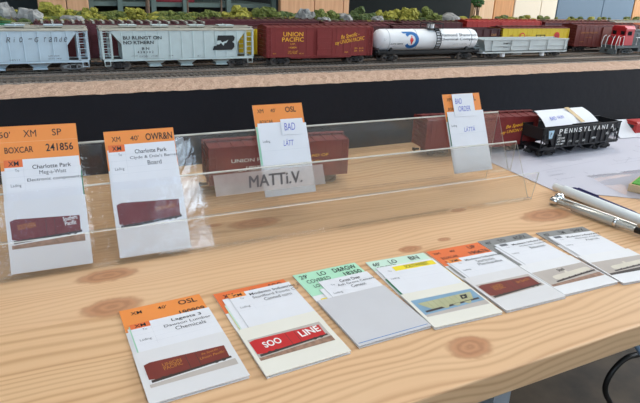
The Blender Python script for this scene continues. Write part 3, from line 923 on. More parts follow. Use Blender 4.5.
for s in (-1, 1):
    mb.box(min(s * hl, s * (hl - .016)), max(s * hl, s * (hl - .016)), -.0165, .0165, .0118, .0138, BLACK)
    mb.prism([(-.014, .0125), (.014, .0125), (.013, .026), (-.013, .026)], s * (hl - .026) - .002, s * (hl - .026) + .002, 'x', BLACK)
mb.build('frame', t)
mb = MB()
for q in (-.0045, .0045):
    pts = [(q, -(R_ + .0016) * math.cos(a), zc + (R_ + .0016) * math.sin(a)) for a in [math.radians(d) for d in range(-50, 91, 14)]]; mb.tube(pts, .0007, BLACK, 6)
for d in range(-45, 90, 14):
    a = math.radians(d); mb.cyl((-.0045, -(R_ + .0016) * math.cos(a), zc + (R_ + .0016) * math.sin(a)), (.0045, -(R_ + .0016) * math.cos(a), zc + (R_ + .0016) * math.sin(a)), .0008, BLACK, seg=6)
mb.build('ladder', t, (.013, 0, 0))
mb = MB(); mb.cyl((0, 0, zc + R_ - .001), (0, 0, zc + R_ + .0075), .0062, WHITE, seg=20); mb.cyl((0, 0, zc + R_ + .0075), (0, 0, zc + R_ + .009), .0070, WHITE, seg=20)
mb.build('dome', t, (.006, 0, 0))
mb = MB(); zp = zc + R_ + .0008
mb.box(-.014, .014, -.0135, .0135, zp, zp + .0007, BLACK)
for sx in (-1, 1):
    for sy in (-1, 1):
        mb.cyl((sx * .0135, sy * .013, zp), (sx * .0135, sy * .013, zp + .0085), .0008, BLACK, seg=6)
    mb.cyl((sx * .0135, -.013, zp + .0085), (sx * .0135, .013, zp + .0085), .0008, BLACK, seg=6)
for sy in (-1, 1):
    mb.cyl((-.0135, sy * .013, zp + .0085), (.0135, sy * .013, zp + .0085), .0008, BLACK, seg=6)
mb.build('platform', t, (.009, 0, 0))
for s in (-1, 1):
    truck(t, s * (hl - .026), BLACK); coupler(t, s * hl, s)
    mb = MB(); mb.tube([(s * hl, -.016, .013), (s * hl, -.016, .021), (s * hl, .016, .021), (s * hl, .016, .013)], .0006, BLACK, 6); mb.build('handrail', t)


def wrap(mb, fn):
    """bend flat lettering (x, 0, arc) onto the tank side"""
    out = []
    for x, y, z in mb.v:
        a = z / R_; rr = R_ + .0004
        out.append((x, -rr * math.cos(a), zc + rr * math.sin(a)))
    mb.v = out


mb = MB()
P0 = ((0, 0, 0), (1, 0, 0), (0, 0, 1))
put_text(mb, 'Diamond Shamrock', TXK, *P0, (.016, .097, .0060, .0112), .010); put_text(mb, 'Chemical Company', TXK, *P0, (.016, .097, -.0016, .0036), .010)
put_text(mb, 'ACFX 88990', TXK, *P0, (-.082, -.058, -.0062, -.0038), .01); put_text(mb, 'DOT 111A100', TXG, *P0, (.045, .075, -.0075, -.0062), 0); put_text(mb, 'CAPY', TXG, *P0, (-.08, -.07, -.0095, -.0085), 0)
put_text(mb, 'TANK 111', TXG, *P0, (-.096, -.090, .0025, .0035), 0); put_text(mb, 'TEST', TXG, *P0, (-.096, -.091, .0005, .0015), 0)
wrap(mb, None); mb.build('lettering', t)
mb = MB(); seg = 28; vs = []
cx, cz, ro, ri = -.0415, .0008, .0145, .0098
for i in range(seg + 1):
    a = math.radians(-145 + 290 * i / seg)
    vs.append((cx + ro * .98 * math.cos(a), 0, cz + ro * math.sin(a))); vs.append((cx + ri * .85 * math.cos(a) - .001, 0, cz + ri * .9 * math.sin(a)))
mb.add(vs, [(2 * i, 2 * i + 1, 2 * i + 3, 2 * i + 2) for i in range(seg)], TXB)
mb.poly([(cx - .0185, 0, cz + .0145), (cx + .002, 0, cz + .0145), (cx + .002, 0, cz + .0108), (cx - .0160, 0, cz + .0108)], TXB)
vs0 = [(cx - .0036, 0, cz), (cx + .0002, 0, cz - .0075), (cx + .0040, 0, cz), (cx + .0002, 0, cz + .0075)]
mb.poly(vs0, TXR); wrap(mb, None); mb.build('emblem', t)

# grey side-dump gondola
t = thing('gondola_car', 'pale grey gondola car in front of the yellow reefer', 'freight car', (0.8085, YF, RH))
hl = .1035; hw = .0180; mb = MB(); zb = .0118; ztp = .0325
pf = [(-hl + .006, zb), (hl - .004, zb), (hl, ztp), (-hl + .0, ztp)]
for s in (-1, 1):
    mb.prism(pf, min(s * hw, s * (hw - .0012)), max(s * hw, s * (hw - .0012)), 'y', LGREY)
    mb.box(-hl, hl, min(s * (hw - .0015), s * (hw + .0013)), max(s * (hw - .0015), s * (hw + .0013)), ztp - .0008, ztp + .0012, LGREY)
    mb.box(-hl + .020, hl - .006, min(s * hw, s * (hw + .001)), max(s * hw, s * (hw + .001)), zb + .0095, zb + .0107, LGREY)
    for i in range(5):
        x = -hl + .020 + (2 * hl - .028) * i / 4
        mb.prism([(x - .0016, zb + .002), (x + .0016, zb + .002), (x + .0010, ztp), (x - .0010, ztp)], min(s * hw, s * (hw + .0016)), max(s * hw, s * (hw + .0016)), 'y', LGREY)
mb.box(-hl + .006, hl - .004, -hw, hw, zb, zb + .0015, LGREY)
mb.prism([(-hl + .030, zb + .001), (-hl + .032, zb + .001), (-hl + .004, ztp), (-hl + .002, ztp)], -hw + .001, hw - .001, 'y', LGREY)
mb.prism([(hl - .005, zb), (hl - .003, zb), (hl - .0005, ztp), (hl - .0025, ztp)], -hw + .001, hw - .001, 'y', LGREY)
mb.build('body', t)
mb = MB(); mb.box(-hl + .008, hl - .004, -.005, .005, .007, zb, LGREY)
mb.box(-hl, hl, min(-hw, -hw + .002), -hw + .002, zb - .0028, zb, LGREY); mb.box(-hl, hl, hw - .002, hw, zb - .0028, zb, LGREY); mb.build('frame', t)
for x in (-.052, .045):
    mb = MB(); mb.cyl((x, -.0125, .0022), (x, -.0125, zb), .0045, WHITE, seg=16); mb.cyl((x, -.0125, .0105), (x, -.0125, zb + .001), .0055, LGREY, seg=16); mb.build('dump_cylinder', t)
mb = MB(); mb.cyl((-.025, -.010, .0075), (-.005, -.010, .0075), .003, LGREY); mb.build('air_tank', t)
ladder(t, hl - .006, -hw - .0012, zb, ztp, LGREY, .006, 4)
mb = MB(); put_text(mb, 'DUMP CAR', TXK, (-hl, -hw - .0006, zb), (1, 0, 0), (0, 0, 1), (.045, .068, .0128, .0155), .03); put_text(mb, '3041', TXG, (-hl, -hw - .0006, zb), (1, 0, 0), (0, 0, 1), (.045, .057, .0065, .0085), .01); mb.build('lettering', t)
for s in (-1, 1):
    truck(t, s * (hl - .026), BLACK); coupler(t, s * hl, s)

# red-nosed locomotive
t = thing('diesel_locomotive', 'grey diesel locomotive with red nose and white handrails at the right edge', 'locomotive', (1.158, YF, RH))
L = .205; hl = L / 2; mb = MB()
mb.box(-hl + .020, hl, -.0105, .0105, .0175, .047, LOCOG)
mb.box(-hl + .052, hl, -.0115, .0115, .044, .048, LOCOG)
for i in range(12):
    x = -hl + .062 + i * .011; mb.box(x, x + .0085, -.0109, .0109, .022, .040, LOCOG)
mb.build('long_hood', t, bevel=.0008)
mb = MB(); mb.box(-hl + .018, -hl + .044, -.0165, .0165, .0175, .050, LOCOR); mb.prism([(-.0172, .0495), (.0172, .0495), (.012, .0555), (-.012, .0555)], -hl + .016, -hl + .046, 'x', LOCOR); mb.build('cab', t, bevel=.0006)
WINM = mat('dark_cab_glass', (24, 28, 32), 0.1)
mb = MB()
for y in (-.0095, .0095):
    mb.box(-hl + .0174, -hl + .0182, y - .0045, y + .0045, .0385, .0455, WINM)
mb.box(-hl + .024, -hl + .036, -.0169, -.0163, .0375, .0455, WINM); mb.build('cab_window', t)
mb = MB(); mb.box(-hl + .006, -hl + .0185, -.0115, .0115, .0175, .037, LOCOR); mb.prism([(-.0168, .0185), (.0168, .0185), (.0168, .0375), (.014, .0375), (.0, .0375), (-.0168, .0375)], -hl + .0170, -hl + .0186, 'x', LOCOR)
mb.box(-hl + .0170, -hl + .0186, -.0168, .0168, .046, .0525, LOCOR); mb.box(-hl + .018, -hl + .040, -.0169, -.0163, .018, .033, LOCOR); mb.build('nose', t, bevel=.0015)
mb = MB()
for y in (-.0035, .0035):
    mb.cyl((-hl + .0050, y, .0335), (-hl + .0062, y, .0335), .0022, CHROME, seg=14)
mb.build('headlight', t)
mb = MB(); mb.box(-hl, hl, -.0182, .0182, .0125, .0175, LOCOG); mb.box(-.035, .035, -.015, .015, .004, .0125, LOCOG); mb.build('frame', t)
mb = MB(); mb.prism([(-.0175, .0020), (.0175, .0020), (.0182, .0175), (-.0182, .0175)], -hl - .004, -hl, 'x', LOCOG)
mb.prism([(-hl - .009, .0015), (-hl - .003, .0015), (-hl - .003, .012), (-hl - .005, .012)], -.0165, .0165, 'y', LOCOG); mb.build('snow_plow', t)
mb = MB()
for y in (-.0165, -.007, .007, .0165):
    mb.tube([(-hl - .0035, y, .009), (-hl - .0055, y, .020), (-hl - .002, y, .0335), (-hl + .002, y * .9, .036)], .0008, WHITE, 6)
mb.tube([(-hl + .003, -.0178, .0175), (-hl + .003, -.0178, .034), (-hl + .014, -.0178, .036), (-hl + .014, -.0178, .0175)], .0007, WHITE, 6)
for i in range(6):
    x = -hl + .055 + i * .028; mb.cyl((x, -.0178, .0175), (x, -.0178, .033), .0006, WHITE, seg=6)
mb.cyl((-hl + .05, -.0178, .033), (hl, -.0178, .033), .0006, WHITE, seg=6)
mb.build('handrail', t)
for x in (-hl + .036, hl - .036):
    truck(t, x, LOCOG, wb=.030)
coupler(t, -hl - .003, -1)
mb = MB(); put_text(mb, '5325', TXW, (-hl, -.01665, 0), (1, 0, 0), (0, 0, 1), (.026, .038, .0385 - .012, .031), .02); mb.build('lettering', t)

# ---- second row
YB = 0.868; YC = 0.930


def near(x0, x1):
    return (x0 + x1) / 2, x1 - x0


def bx(lab, x0, x1, y, H, m, rm, **k):
    c, L = near(x0, x1)
    return boxcar('boxcar' if 'nm' not in k else k.pop('nm'), lab, 'freight car', L, H, m, rm, (c, y, RH), detail=False, **k)


g = bx('dark green boxcar with a white disc at the far left edge', -0.225, -0.030, YB, .0555, GREEN, GREEN, doors=((.4, .1),))
mb = MB(); mb.cyl((.078, -.0192, .030), (.078, -.0196, .030), .014, WHITE, seg=32, smooth=False); mb.build('round_emblem', g)
bx('small pale grey car between green car and maroon car at left', -0.026, -0.007, YB, .0535, LGREY, WEATH, doors=())
bx('long maroon boxcar with zigzag roof behind the two left hoppers', -0.001, 0.2265, YB, .0580, MAROON, MAROOND, zig=True, doors=((.35, .1), (.5, .1)), board=False)
bx('yellow boxcar glimpsed between green-grey hopper and red boxcar', 0.2365, 0.392, YB, .0510, YEL, MAROOND, doors=((.5, .14),))
bx('maroon boxcar behind the red boxcar', 0.402, 0.545, YB, .0545, MAROOND, MAROON, doors=((.5, .14),), board=False)
bx('maroon boxcar behind the white tank car', 0.553, 0.652, YB, .0535, MAROON, MAROOND, doors=((.5, .14),))
yr = bx('bright yellow reefer car with red round emblems behind the grey gondola', 0.8015, 0.977, YB, .0505, YEL, BROWN, wood=True, doors=(), endm=BROWN, board=True,
        texts=[('ART', .10, .16, .58, .68, TXGY, 0, 0, 0), ('30-7', .33, .40, .58, .68, TXGY, 0, 0, 0), ('REFRIGERATOR', .15, .40, .28, .36, TXK, 0.01, 0, 0), ('LINES', .70, .80, .28, .36, TXK, 0.01, 0, 0)])
mb = MB()
for cx in (-.038, .055):
    mb.cyl((cx, -.0192, .0325), (cx, -.0196, .0325), .0078 if cx > 0 else .0070, TXR, seg=24, smooth=False)
    mb.cyl((cx, -.0196, .0325), (cx, -.0198, .0325), .0048, YEL if cx < 0 else RED, seg=24, smooth=False)
mb.build('round_emblem', yr)
mb = MB()
mb.box(-.001, .023, -.0190, -.0186, .034, .0352, TXK); mb.box(.0105, .0117, -.0190, -.0186, .014, .034, TXK); mb.box(.0, .0014, -.0192, -.0186, .030, .035, TXK); mb.box(.0215, .023, -.0192, -.0186, .030, .035, TXK)
mb.build('door_hardware', yr)
bx('brown double-door boxcar behind the locomotive at right', 0.9985, 1.190, YB, .0560, BROWN, BROWN, doors=((.48, .15), (.68, .17)), doorm=mat('paler_brown_door', (132, 70, 58), .6, 0, .08, 60),
   texts=[('UNION PACIFIC', .07, .34, .62, .70, TXGY, .01, 0, 0), ('UP 560', .16, .25, .40, .45, TXGY, 0, 0, 0), ('CAPY', .07, .14, .2, .24, TXGY, 0, 0, 0)])
# dark open hopper in the second row
t = thing('open_hopper', 'dark maroon open hopper between tank car and yellow reefer', 'freight car', (0.727, YB, RH))
hl = .068; mb = MB(); hw = .0182
for s in (-1, 1):
    mb.prism([(-hl + .02, .0115), (hl - .02, .0115), (hl - .016, .020), (hl, .032), (hl, .046), (-hl, .046), (-hl, .032), (-hl + .016, .020)], min(s * hw, s * (hw - .001)), max(s * hw, s * (hw - .001)), 'y', MAROOND)
    for i in range(8):
        x = -hl + .004 + (2 * hl - .008) * i / 7; mb.box(x - .0007, x + .0007, min(s * hw, s * (hw + .0012)), max(s * hw, s * (hw + .0012)), .030, .046, MAROOND)
    mb.box(min(s * hl, s * (hl - .0015)), max(s * hl, s * (hl - .0015)), -hw, hw, .030, .047, MAROOND)
    mb.box(-hl, hl, min(s * hw, s * (hw + .0012)), max(s * hw, s * (hw + .0012)), .0455, .047, MAROOND)
mb.box(-hl + .02, hl - .02, -hw, hw, .0115, .0125, MAROOND)
for s in (-1, 1):
    mb.prism([(s * (hl - .02), .0115), (s * (hl - .018), .0115), (s * (hl - .001), .034), (s * (hl - .003), .034)], -hw + .001, hw - .001, 'y', MAROOND)
mb.box(-hl, hl, -.004, .004, .008, .0115, DARK); mb.build('body', t)
mb = MB(); put_text(mb, 'C&EI', TXGY, (0, -hw - .0013, 0), (1, 0, 0), (0, 0, 1), (.045, .058, .034, .038), .01); mb.build('lettering', t)
for s in (-1, 1):
    truck(t, s * (hl - .018), DARK); coupler(t, s * hl, s)
# ---- third row, only roofs show
bx('maroon boxcar in the rear row behind the yellow boxcar', 0.236, 0.440, YC, .0585, MAROON, MAROOND, doors=((.5, .12),))
bx('dark maroon boxcar in the rear row behind the red boxcar', 0.452, 0.60, YC, .0550, MAROOND, MAROON, doors=((.5, .12),))
bx('dark maroon boxcar in the rear row behind the tank car', 0.612, 0.752, YC, .0560, MAROON, MAROOND, doors=((.5, .12),))
bx('bright red boxcar in the rear row behind the open hopper', 0.764, 0.962, YC, .0590, RED, RED, doors=((.5, .12),))
bx('maroon boxcar in the rear row behind the brown boxcar', 0.974, 1.180, YC, .0575, MAROON, BROWN, doors=((.5, .12),))
bx('orange boxcar with pale roof in the rear row at the right', 1.192, 1.40, YC, .0585, ORANGE, WEATH, doors=((.5, .12),))

# ------------------------------------------------------------------ on the table: rack
RZ = math.radians(-1.47)
ROT = Matrix.Rotation(RZ, 4, 'Z')
R0 = Vector((0.4577, 0.410, 0.0))


def rack_pt(x, y, z):
    """rack frame: x = distance left (negative) of the right end, y = depth behind the foot line"""
    return R0 + ROT @ Vector((x, y, z))


RL = 0.62
t = thing('acrylic_card_rack', 'long clear two-step acrylic card rack on the pine table', 'rack', R0, RZ)
PF = [(-.0080, .0325), (-.0035, .0008), (.0030, .0008), (.0312, .0550), (.0330, .0225), (.0385, .0225), (.0660, .0806), (.0700, .0008)]
TH = .0016
cl = []
off = []
for i, p in enumerate(PF):
    ns = []
    for a, c in ((i - 1, i), (i, i + 1)):
        if a >= 0 and c < len(PF):
            d = Vector((PF[c][0] - PF[a][0], PF[c][1] - PF[a][1])).normalized(); ns.append(Vector((-d[1], d[0])))
    n_ = sum(ns, Vector((0, 0))).normalized(); k = 1 / max(.45, n_.dot(ns[0])); off.append(n_ * TH * min(k, 1.6))
mb = MB()
for i in range(len(PF) - 1):
    a = PF[i]; c = PF[i + 1]; oa = (a[0] + off[i][0], a[1] + off[i][1]); oc = (c[0] + off[i + 1][0], c[1] + off[i + 1][1])
    for q0, q1, fl in ((a, c, 0), (oa, oc, 1)):
        vs = [(-RL, q0[0], q0[1]), (0, q0[0], q0[1]), (0, q1[0], q1[1]), (-RL, q1[0], q1[1])]
        mb.add(vs, [(0, 1, 2, 3) if fl else (3, 2, 1, 0)], ACRYL)
    for x in (-RL, 0):
        mb.add([(x, a[0], a[1]), (x, oa[0], oa[1]), (x, oc[0], oc[1]), (x, c[0], c[1])], [(0, 1, 2, 3)], ACRYL_EDGE)
for i in (0, len(PF) - 1):
    a = PF[i]; oa = (a[0] + off[i][0], a[1] + off[i][1])
    mb.add([(-RL, a[0], a[1]), (0, a[0], a[1]), (0, oa[0], oa[1]), (-RL, oa[0], oa[1])], [(0, 1, 2, 3)], ACRYL_EDGE)
mb.build('bent_sheet', t)
mb = MB()
for i in (3, 6):   # pale rods put the thin light lines of the bends into colour
    p = (PF[i][0] + off[i][0] * .5, PF[i][1] + off[i][1] * .5)
    mb.cyl((-RL + .0005, p[0], p[1]), (-.0005, p[0], p[1]), TH * .55, ACRYL_EDGE, seg=10)
mb.build('bend', t)
# frosted name strip stuck to the front step
u = (Vector((PF[3][0], PF[3][1])) - Vector((PF[2][0], PF[2][1]))).normalized()
nrm = Vector((0, -u[1], u[0]))
TAPW, TAPH = .103, .0185
mb = MB(); o0 = Vector((-.3385, PF[3][0], PF[3][1])) + nrm * (.0019) - Vector((0, u[0], u[1])) * (TAPH + .0015)
xd = Vector((1, 0, 0)); yd = Vector((0, u[0], u[1]))
mb.add([o0, o0 + xd * TAPW, o0 + xd * TAPW + yd * TAPH, o0 + yd * TAPH], [(0, 1, 2, 3)], FROST)
tape = mb.build('name_strip', t)
mb = MB(); o1 = o0 + nrm * .0003
for q in (0, .0003, .0006):
    put_text(mb, 'MATTi.V.', MARKER, o1 + nrm * q * .1, xd, yd, (.030 + q, .080 + q, .0040 + q * .5, .0145 + q * .5), .0, .12, .0)
mb.build('handwriting', tape)


# ------------------------------------------------------------------ cards
def quadz(mb, x0, x1, y0, y1, z, m):
    mb.add([(x0, y0, z), (x1, y0, z), (x1, y1, z), (x0, y1, z)], [(0, 1, 2, 3)], m)


def polyz(mb, pts, z, m):
    mb.add([(p[0], p[1], z) for p in pts], [tuple(range(len(pts)))], m)


XY = ((0, 0, 0), (1, 0, 0), (0, 1, 0))


def T(mb, s, m, x0, x1, y0, y1, z, bold=.0, shear=0.0, rot=0.0):
    g = (y1 - y0) * (.09 if len(s) < 12 else -.06); y0 -= g; y1 += g
    put_text(mb, s, m, (0, 0, z), (1, 0, 0), (0, 1, 0), (x0, x1, y0, y1), bold * .4, shear, rot)


CW = 0.055


def card(label, spec, Hc=0.1007, hdr=None, group=None):
    """a packet: coloured car card at the back, white waybill slip over it, pocket with a printed photo in front; origin at bottom centre, face +z"""
    t = thing('freight_car_card', label, 'card', group=group)
    W2 = CW / 2
    col = spec['col']; hh = spec.get('hh', .028)
    mb = MB(); mb.box(-W2, W2, 0, Hc, 0, .0006, spec.get('base', CARDW)); quadz(mb, -W2, W2, Hc - hh, Hc, .00065, col)
    for y in spec.get('rules', ()):
        quadz(mb, -W2, W2, Hc - y, Hc - y + .0003, .0007, C_PE)
    cc = mb.build('car_card', t)
    mb = MB()
    for s, x0, x1, y0, y1, bo in spec['head']:
        T(mb, s, TXK, -W2 + x0 * CW, -W2 + x1 * CW, Hc - y1, Hc - y0, .0008, bo)
    mb.build('lettering', cc)
    # waybill slip
    wy0, wy1 = spec.get('wb', (.035, Hc - .013)); wx0, wx1 = spec.get('wx', (-W2 + .003, W2 + .0005)); sk = spec.get('skew', 0.0)
    for q, (dx, dy, c2) in enumerate(spec.get('slips', ())):   # further slips showing behind
        mb = MB(); mb.box(wx0 + dx, wx1 + dx * .5, wy0, wy1 + dy, .00098 - .0001 * q, .00104 - .0001 * q, c2); mb.build('slip', t)
    mb = MB(); mb.box(wx0, wx1, wy0, wy1, .0011, .0013, PAPER)
    tabw = .0125
    if spec.get('tab'):
        quadz(mb, wx0, wx0 + tabw, wy1 - .0058, wy1, .00133, spec['tab'])
    for k in (0.0082, 0.0134, .0186, .0238):
        quadz(mb, wx0, wx1, wy1 - k, wy1 - k + .00015, .00132, mat('faint_rule', (206, 208, 214), .7))
    quadz(mb, wx0 + tabw, wx0 + tabw + .00015, wy1 - .0265, wy1, .00132, mat('faint_rule', (206, 208, 214), .7))
    if spec.get('hl'):
        quadz(mb, wx0 + .013, wx1 - .002, wy1 - .0095, wy1 - .0025, .00134, C_YE)
    wb = mb.build('waybill_slip', t)
    if sk: wb.rotation_euler = (0, 0, sk)
    mb = MB()
    if spec.get('tab'):
        T(mb, spec.get('tabt', 'XM'), TXK, wx0 + .0028, wx0 + .0098, wy1 - .0045, wy1 - .0014, .0014, .02)
    if spec.get('logo'):
        quadz(mb, wx0 + .004, wx0 + .012, wy1 - .0052, wy1 - .0012, .0014, TXG)
    T(mb, 'To', TXG, wx0 + .0068, wx0 + .0096, wy1 - .0092, wy1 - .0074, .0014)
    T(mb, 'Lading', TXG, wx0 + .003, wx0 + .010, wy1 - .0212, wy1 - .0188, .0014)
    for s, x0, x1, y0, y1, bo in spec['lines']:
        if not spec.get('hl'):
            yc = .0056 + ((y0 + y1) / 2 - .0042) * .654; hy = (y1 - y0) * .44; y0, y1 = yc - hy, yc + hy
        T(mb, s, TXK if bo > .01 else mat('dark_grey_print', (52, 54, 60), .6), wx0 + x0 * CW, wx0 + x1 * CW, wy1 - y1, wy1 - y0, .0014, bo)
    mb.build('lettering', wb)
    # pocket
    ph = spec.get('ph', .049)
    mb = MB(); mb.box(-W2 - .0004, W2 + .0004, 0, ph, .0015, .0020, spec.get('pk', POCKET)); pk = mb.build('pocket', t)
    if spec.get('blueline'):
        mb = MB(); quadz(mb, -W2 + .001, W2 - .001, .0022, .0028, .00205, C_BL); mb.build('blue_line', pk)
    if spec.get('photo'):
        x0, x1, y0, y1 = spec['photo']; kind = spec['kind']; mb = MB(); z = .00205
        pw, phh = x1 - x0, y1 - y0
        F = lambda pts: [(x0 + a * pw, y0 + c * phh) for a, c in pts]
        quadz(mb, x0, x1, y0, y1, z, spec['bg'])
        if spec.get('ground'):
            polyz(mb, F([(0, 0), (1, 0), (1, .24), (0, .12)]), z + .00003, spec['ground'])
        cc_ = spec['cc']
        if kind == 'box':
            polyz(mb, F([(.03, .16), (.97, .30), (.97, .38), (.03, .26)]), z + .00005, P_DARK)
            polyz(mb, F([(.09, .26), (.95, .36), (.96, .86), (.08, .94)]), z + .00008, cc_)
            polyz(mb, F([(.01, .30), (.09, .26), (.08, .94), (.005, .88)]), z + .00009, P_DARK if spec.get('dkend') else cc_)
            for a, d in ((.48, .60),):
                polyz(mb, F([(a, .31), (a + .006, .31), (a + .006, .9), (a, .9)]), z + .0001, P_DARK); polyz(mb, F([(d, .32), (d + .006, .32), (d + .006, .89), (d, .89)]), z + .0001, P_DARK)
            for a in (.16, .25, .78, .87):
                pts = F([(a, .22 + a * .1)]); c = pts[0]
                polyz(mb, [(c[0] + .0014 * math.cos(k * PI / 5), c[1] + .0014 * math.sin(k * PI / 5)) for k in range(10)], z + .00012, P_DARK)
        elif kind == 'hop':
            polyz(mb, F([(.05, .22), (.95, .36), (.95, .45), (.05, .32)]), z + .00005, P_DARK)
            polyz(mb, F([(.17, .34), (.86, .42), (.93, .78), (.93, .84), (.06, .78), (.06, .72)]), z + .00008, cc_)
            for k in range(8):
                a = .2 + k * .09; polyz(mb, F([(a, .38), (a + .005, .38), (a + .005, .80), (a, .80)]), z + .0001, mat('printed_rib', (142, 142, 112), .5))
            for a in (.32, .50, .68):
                polyz(mb, F([(a, .36), (a + .13, .38), (a + .09, .24), (a + .04, .23)]), z + .0001, P_HOP)
            polyz(mb, F([(.70, .52), (.80, .53), (.84, .75), (.73, .75)]), z + .00012, TXK); polyz(mb, F([(.74, .58), (.78, .60), (.77, .68), (.75, .68)]), z + .00014, cc_)
        else:
            polyz(mb, F([(.16, .18), (.99, .36), (.99, .44), (.16, .26)]), z + .00006, P_DARK)
            polyz(mb, F([(.20, .36), (.24, .30), (.92, .46), (.96, .52), (.95, .66), (.90, .70), (.25, .58), (.20, .52)]), z + .00008, cc_)
            polyz(mb, F([(.50, .60), (.55, .61), (.55, .74), (.50, .73)]), z + .00009, cc_)
            for k in range(5):
                a = .3 + k * .13; polyz(mb, F([(a, .20 + a * .2), (a + .03, .21 + a * .2), (a + .03, .27 + a * .2), (a, .26 + a * .2)]), z + .0001, P_DARK)
        pr = mb.build('printed_photo', pk)
        if spec.get('pt'):
            mb = MB()
            for s, a0, a1, b0, b1, mm, sh, bo in spec['pt']:
                T(mb, s, mm, x0 + a0 * pw, x0 + a1 * pw, y0 + b0 * phh, y0 + b1 * phh, z + .00016, bo, sh, .09)
            mb.build('lettering', pr)
    if spec.get('sleeve'):
        mb = MB(); n1, n2 = 10, 16; vs = []; r2 = random.Random(label)
        top = spec['sleeve']
        for j in range(n2 + 1):
            for i in range(n1 + 1):
                vs.append((-W2 - .001 + (CW + .002) * i / n1, .0002 + top * j / n2, .0026 + r2.uniform(0, .0004)))
        mb.add(vs, [(j * (n1 + 1) + i, j * (n1 + 1) + i + 1, (j + 1) * (n1 + 1) + i + 1, (j + 1) * (n1 + 1) + i) for j in range(n2) for i in range(n1)], SLEEVE, True)
        mb.build('plastic_sleeve', t)
    return t


W2 = CW / 2
GRPC = 'freight car cards laid in a row on the table'
SPECS = []
H1 = lambda a, c, d, x: [(a, .12, .24, .005, .0085, .01), (c, .44, .55, .005, .0085, .01), (d, .70, x, .0035, .0085, .03)]
S0 = dict(col=C_OR, head=[('XM', .12, .25, .0052, .0085, .01), ("40'", .44, .55, .0052, .0085, .01), ('OSL', .70, .93, .0035, .0085, .03), ('190909', .66, .97, .0165, .0215, .03)], tab=C_ORD, wb=(.035, .0800), wx=(-W2 + .0035, W2 + .001), slips=((-.001, -.002, C_GR), (-.002, -.004, PAPER)),
          lines=[('Lagesta 3', .47, .83, .0022, .0062, .03), ('Dawson Lumber', .36, .92, .0100, .0138, 0), ('Chemicals', .47, .83, .0178, .0216, 0)], ph=.0475, pk=POCKET, skew=.004,
          photo=(-W2 + .003, W2 - .002, .0125, .0365), kind='box', bg=POCKET, ground=P_GREY, cc=P_BOX, dkend=False, pt=[('UNION', .20, .42, .66, .78, TXGY, 0, .02), ('PACIFIC', .20, .42, .52, .63, TXGY, 0, .02), ('Be Specific -', .66, .90, .68, .80, TXGY, .3, .02), ('Union Pacific', .62, .93, .54, .65, TXGY, .3, .02)])
S1 = dict(col=C_ORD, head=[('XM', .10, .24, .0045, .0085, .03), ("40'", .44, .55, .0045, .0085, .01), ('SOO', .74, .93, .0035, .0085, .03)], tab=C_OR, wb=(.035, .0945), wx=(-W2 + .008, W2 + .001), slips=((-.0045, -.004, PAPER), (-.0055, -.012, C_GR2), (-.0058, -.020, C_YE)),
          lines=[('Modesto Industries 2', .27, .98, .0020, .0062, .03), ('Stanfford Foods Co', .28, .92, .0100, .0140, 0), ('Canned corn', .40, .78, .0180, .0218, 0)], ph=.0495, pk=CREAM, skew=-.004,
          photo=(-W2 + .002, W2 - .003, .0140, .0365), kind='box', bg=P_GREY, ground=P_TRK, cc=P_RED, pt=[('SOO', .14, .38, .50, .74, TXW, 0, .06), ('LINE', .64, .93, .55, .80, TXW, 0, .06)])
S2 = dict(col=C_GR, head=[("29'", .06, .18, .0035, .0085, .03), ('LO', .34, .46, .0035, .0085, .03), ('D&RGW', .58, .95, .0030, .0085, .03), ('COVERED', .10, .46, .0120, .0162, .01), ('18350', .68, .96, .0115, .0162, .03), ('LO', .14, .22, .0200, .0235, .01)], wb=(.035, .0830), wx=(-W2 + .013, W2 + .0005), hh=.034,
          slips=((-.004, -.010, PAPER), (-.009, -.022, C_YE)), lines=[('Cross Over', .28, .60, .0022, .0062, .03), ('Ash Grove Cement', .20, .78, .0100, .0140, 0), ('Cement', .36, .58, .0178, .0216, 0)], ph=.058, pk=POCKETG, blueline=True)
S3 = dict(col=C_GR2, head=[("60'", .06, .18, .0040, .0085, .03), ('LO', .33, .46, .0035, .0085, .03), ('BN', .68, .84, .0030, .0085, .03), ('COVERED', .08, .40, .0108, .0138, .01)], wb=(.044, .0880), wx=(-W2 + .0025, W2 + .0005), hl=True, hh=.016,
          slips=((-.0014, -.018, GREEN), (.0016, -.018, C_YE)), lines=[('SOUTHWEST', .42, .82, .0035, .0078, .02)], ph=.0445, pk=CREAM,
          photo=(-W2 + .002, W2 - .001, .0125, .0345), kind='hop', bg=P_SKY, ground=P_GREY, cc=P_HOP)
S4 = dict(col=C_ORD, head=[('XM', .06, .18, .0050, .0080, 0), ("40'", .36, .46, .0050, .0080, 0), ('UP', .72, .86, .0035, .0080, .02), ('BOXCAR', .10, .40, .0140, .0172, .0), ('190676', .62, .97, .0130, .0175, .03)], tab=C_OR, wb=(.035, .0805), wx=(-W2 + .006, W2 + .0005), slips=((-.002, -.004, PAPER), (-.004, -.009, C_GY)),
          lines=[('Modesto Industries 2', .28, .97, .0022, .0060, .03), ('Starbucks', .42, .74, .0100, .0138, 0), ('Merchandise', .38, .82, .0178, .0214, 0)], ph=.049,
          photo=(-W2 + .002, W2 - .002, .0130, .0370), kind='box', bg=P_GREY, ground=POCKET, cc=P_BOX, pt=[('UNION', .18, .38, .66, .78, TXGY, 0, .02), ('PACIFIC', .18, .38, .52, .63, TXGY, 0, .02), ('Be Specific', .64, .90, .62, .76, TXGY, .3, .02)])
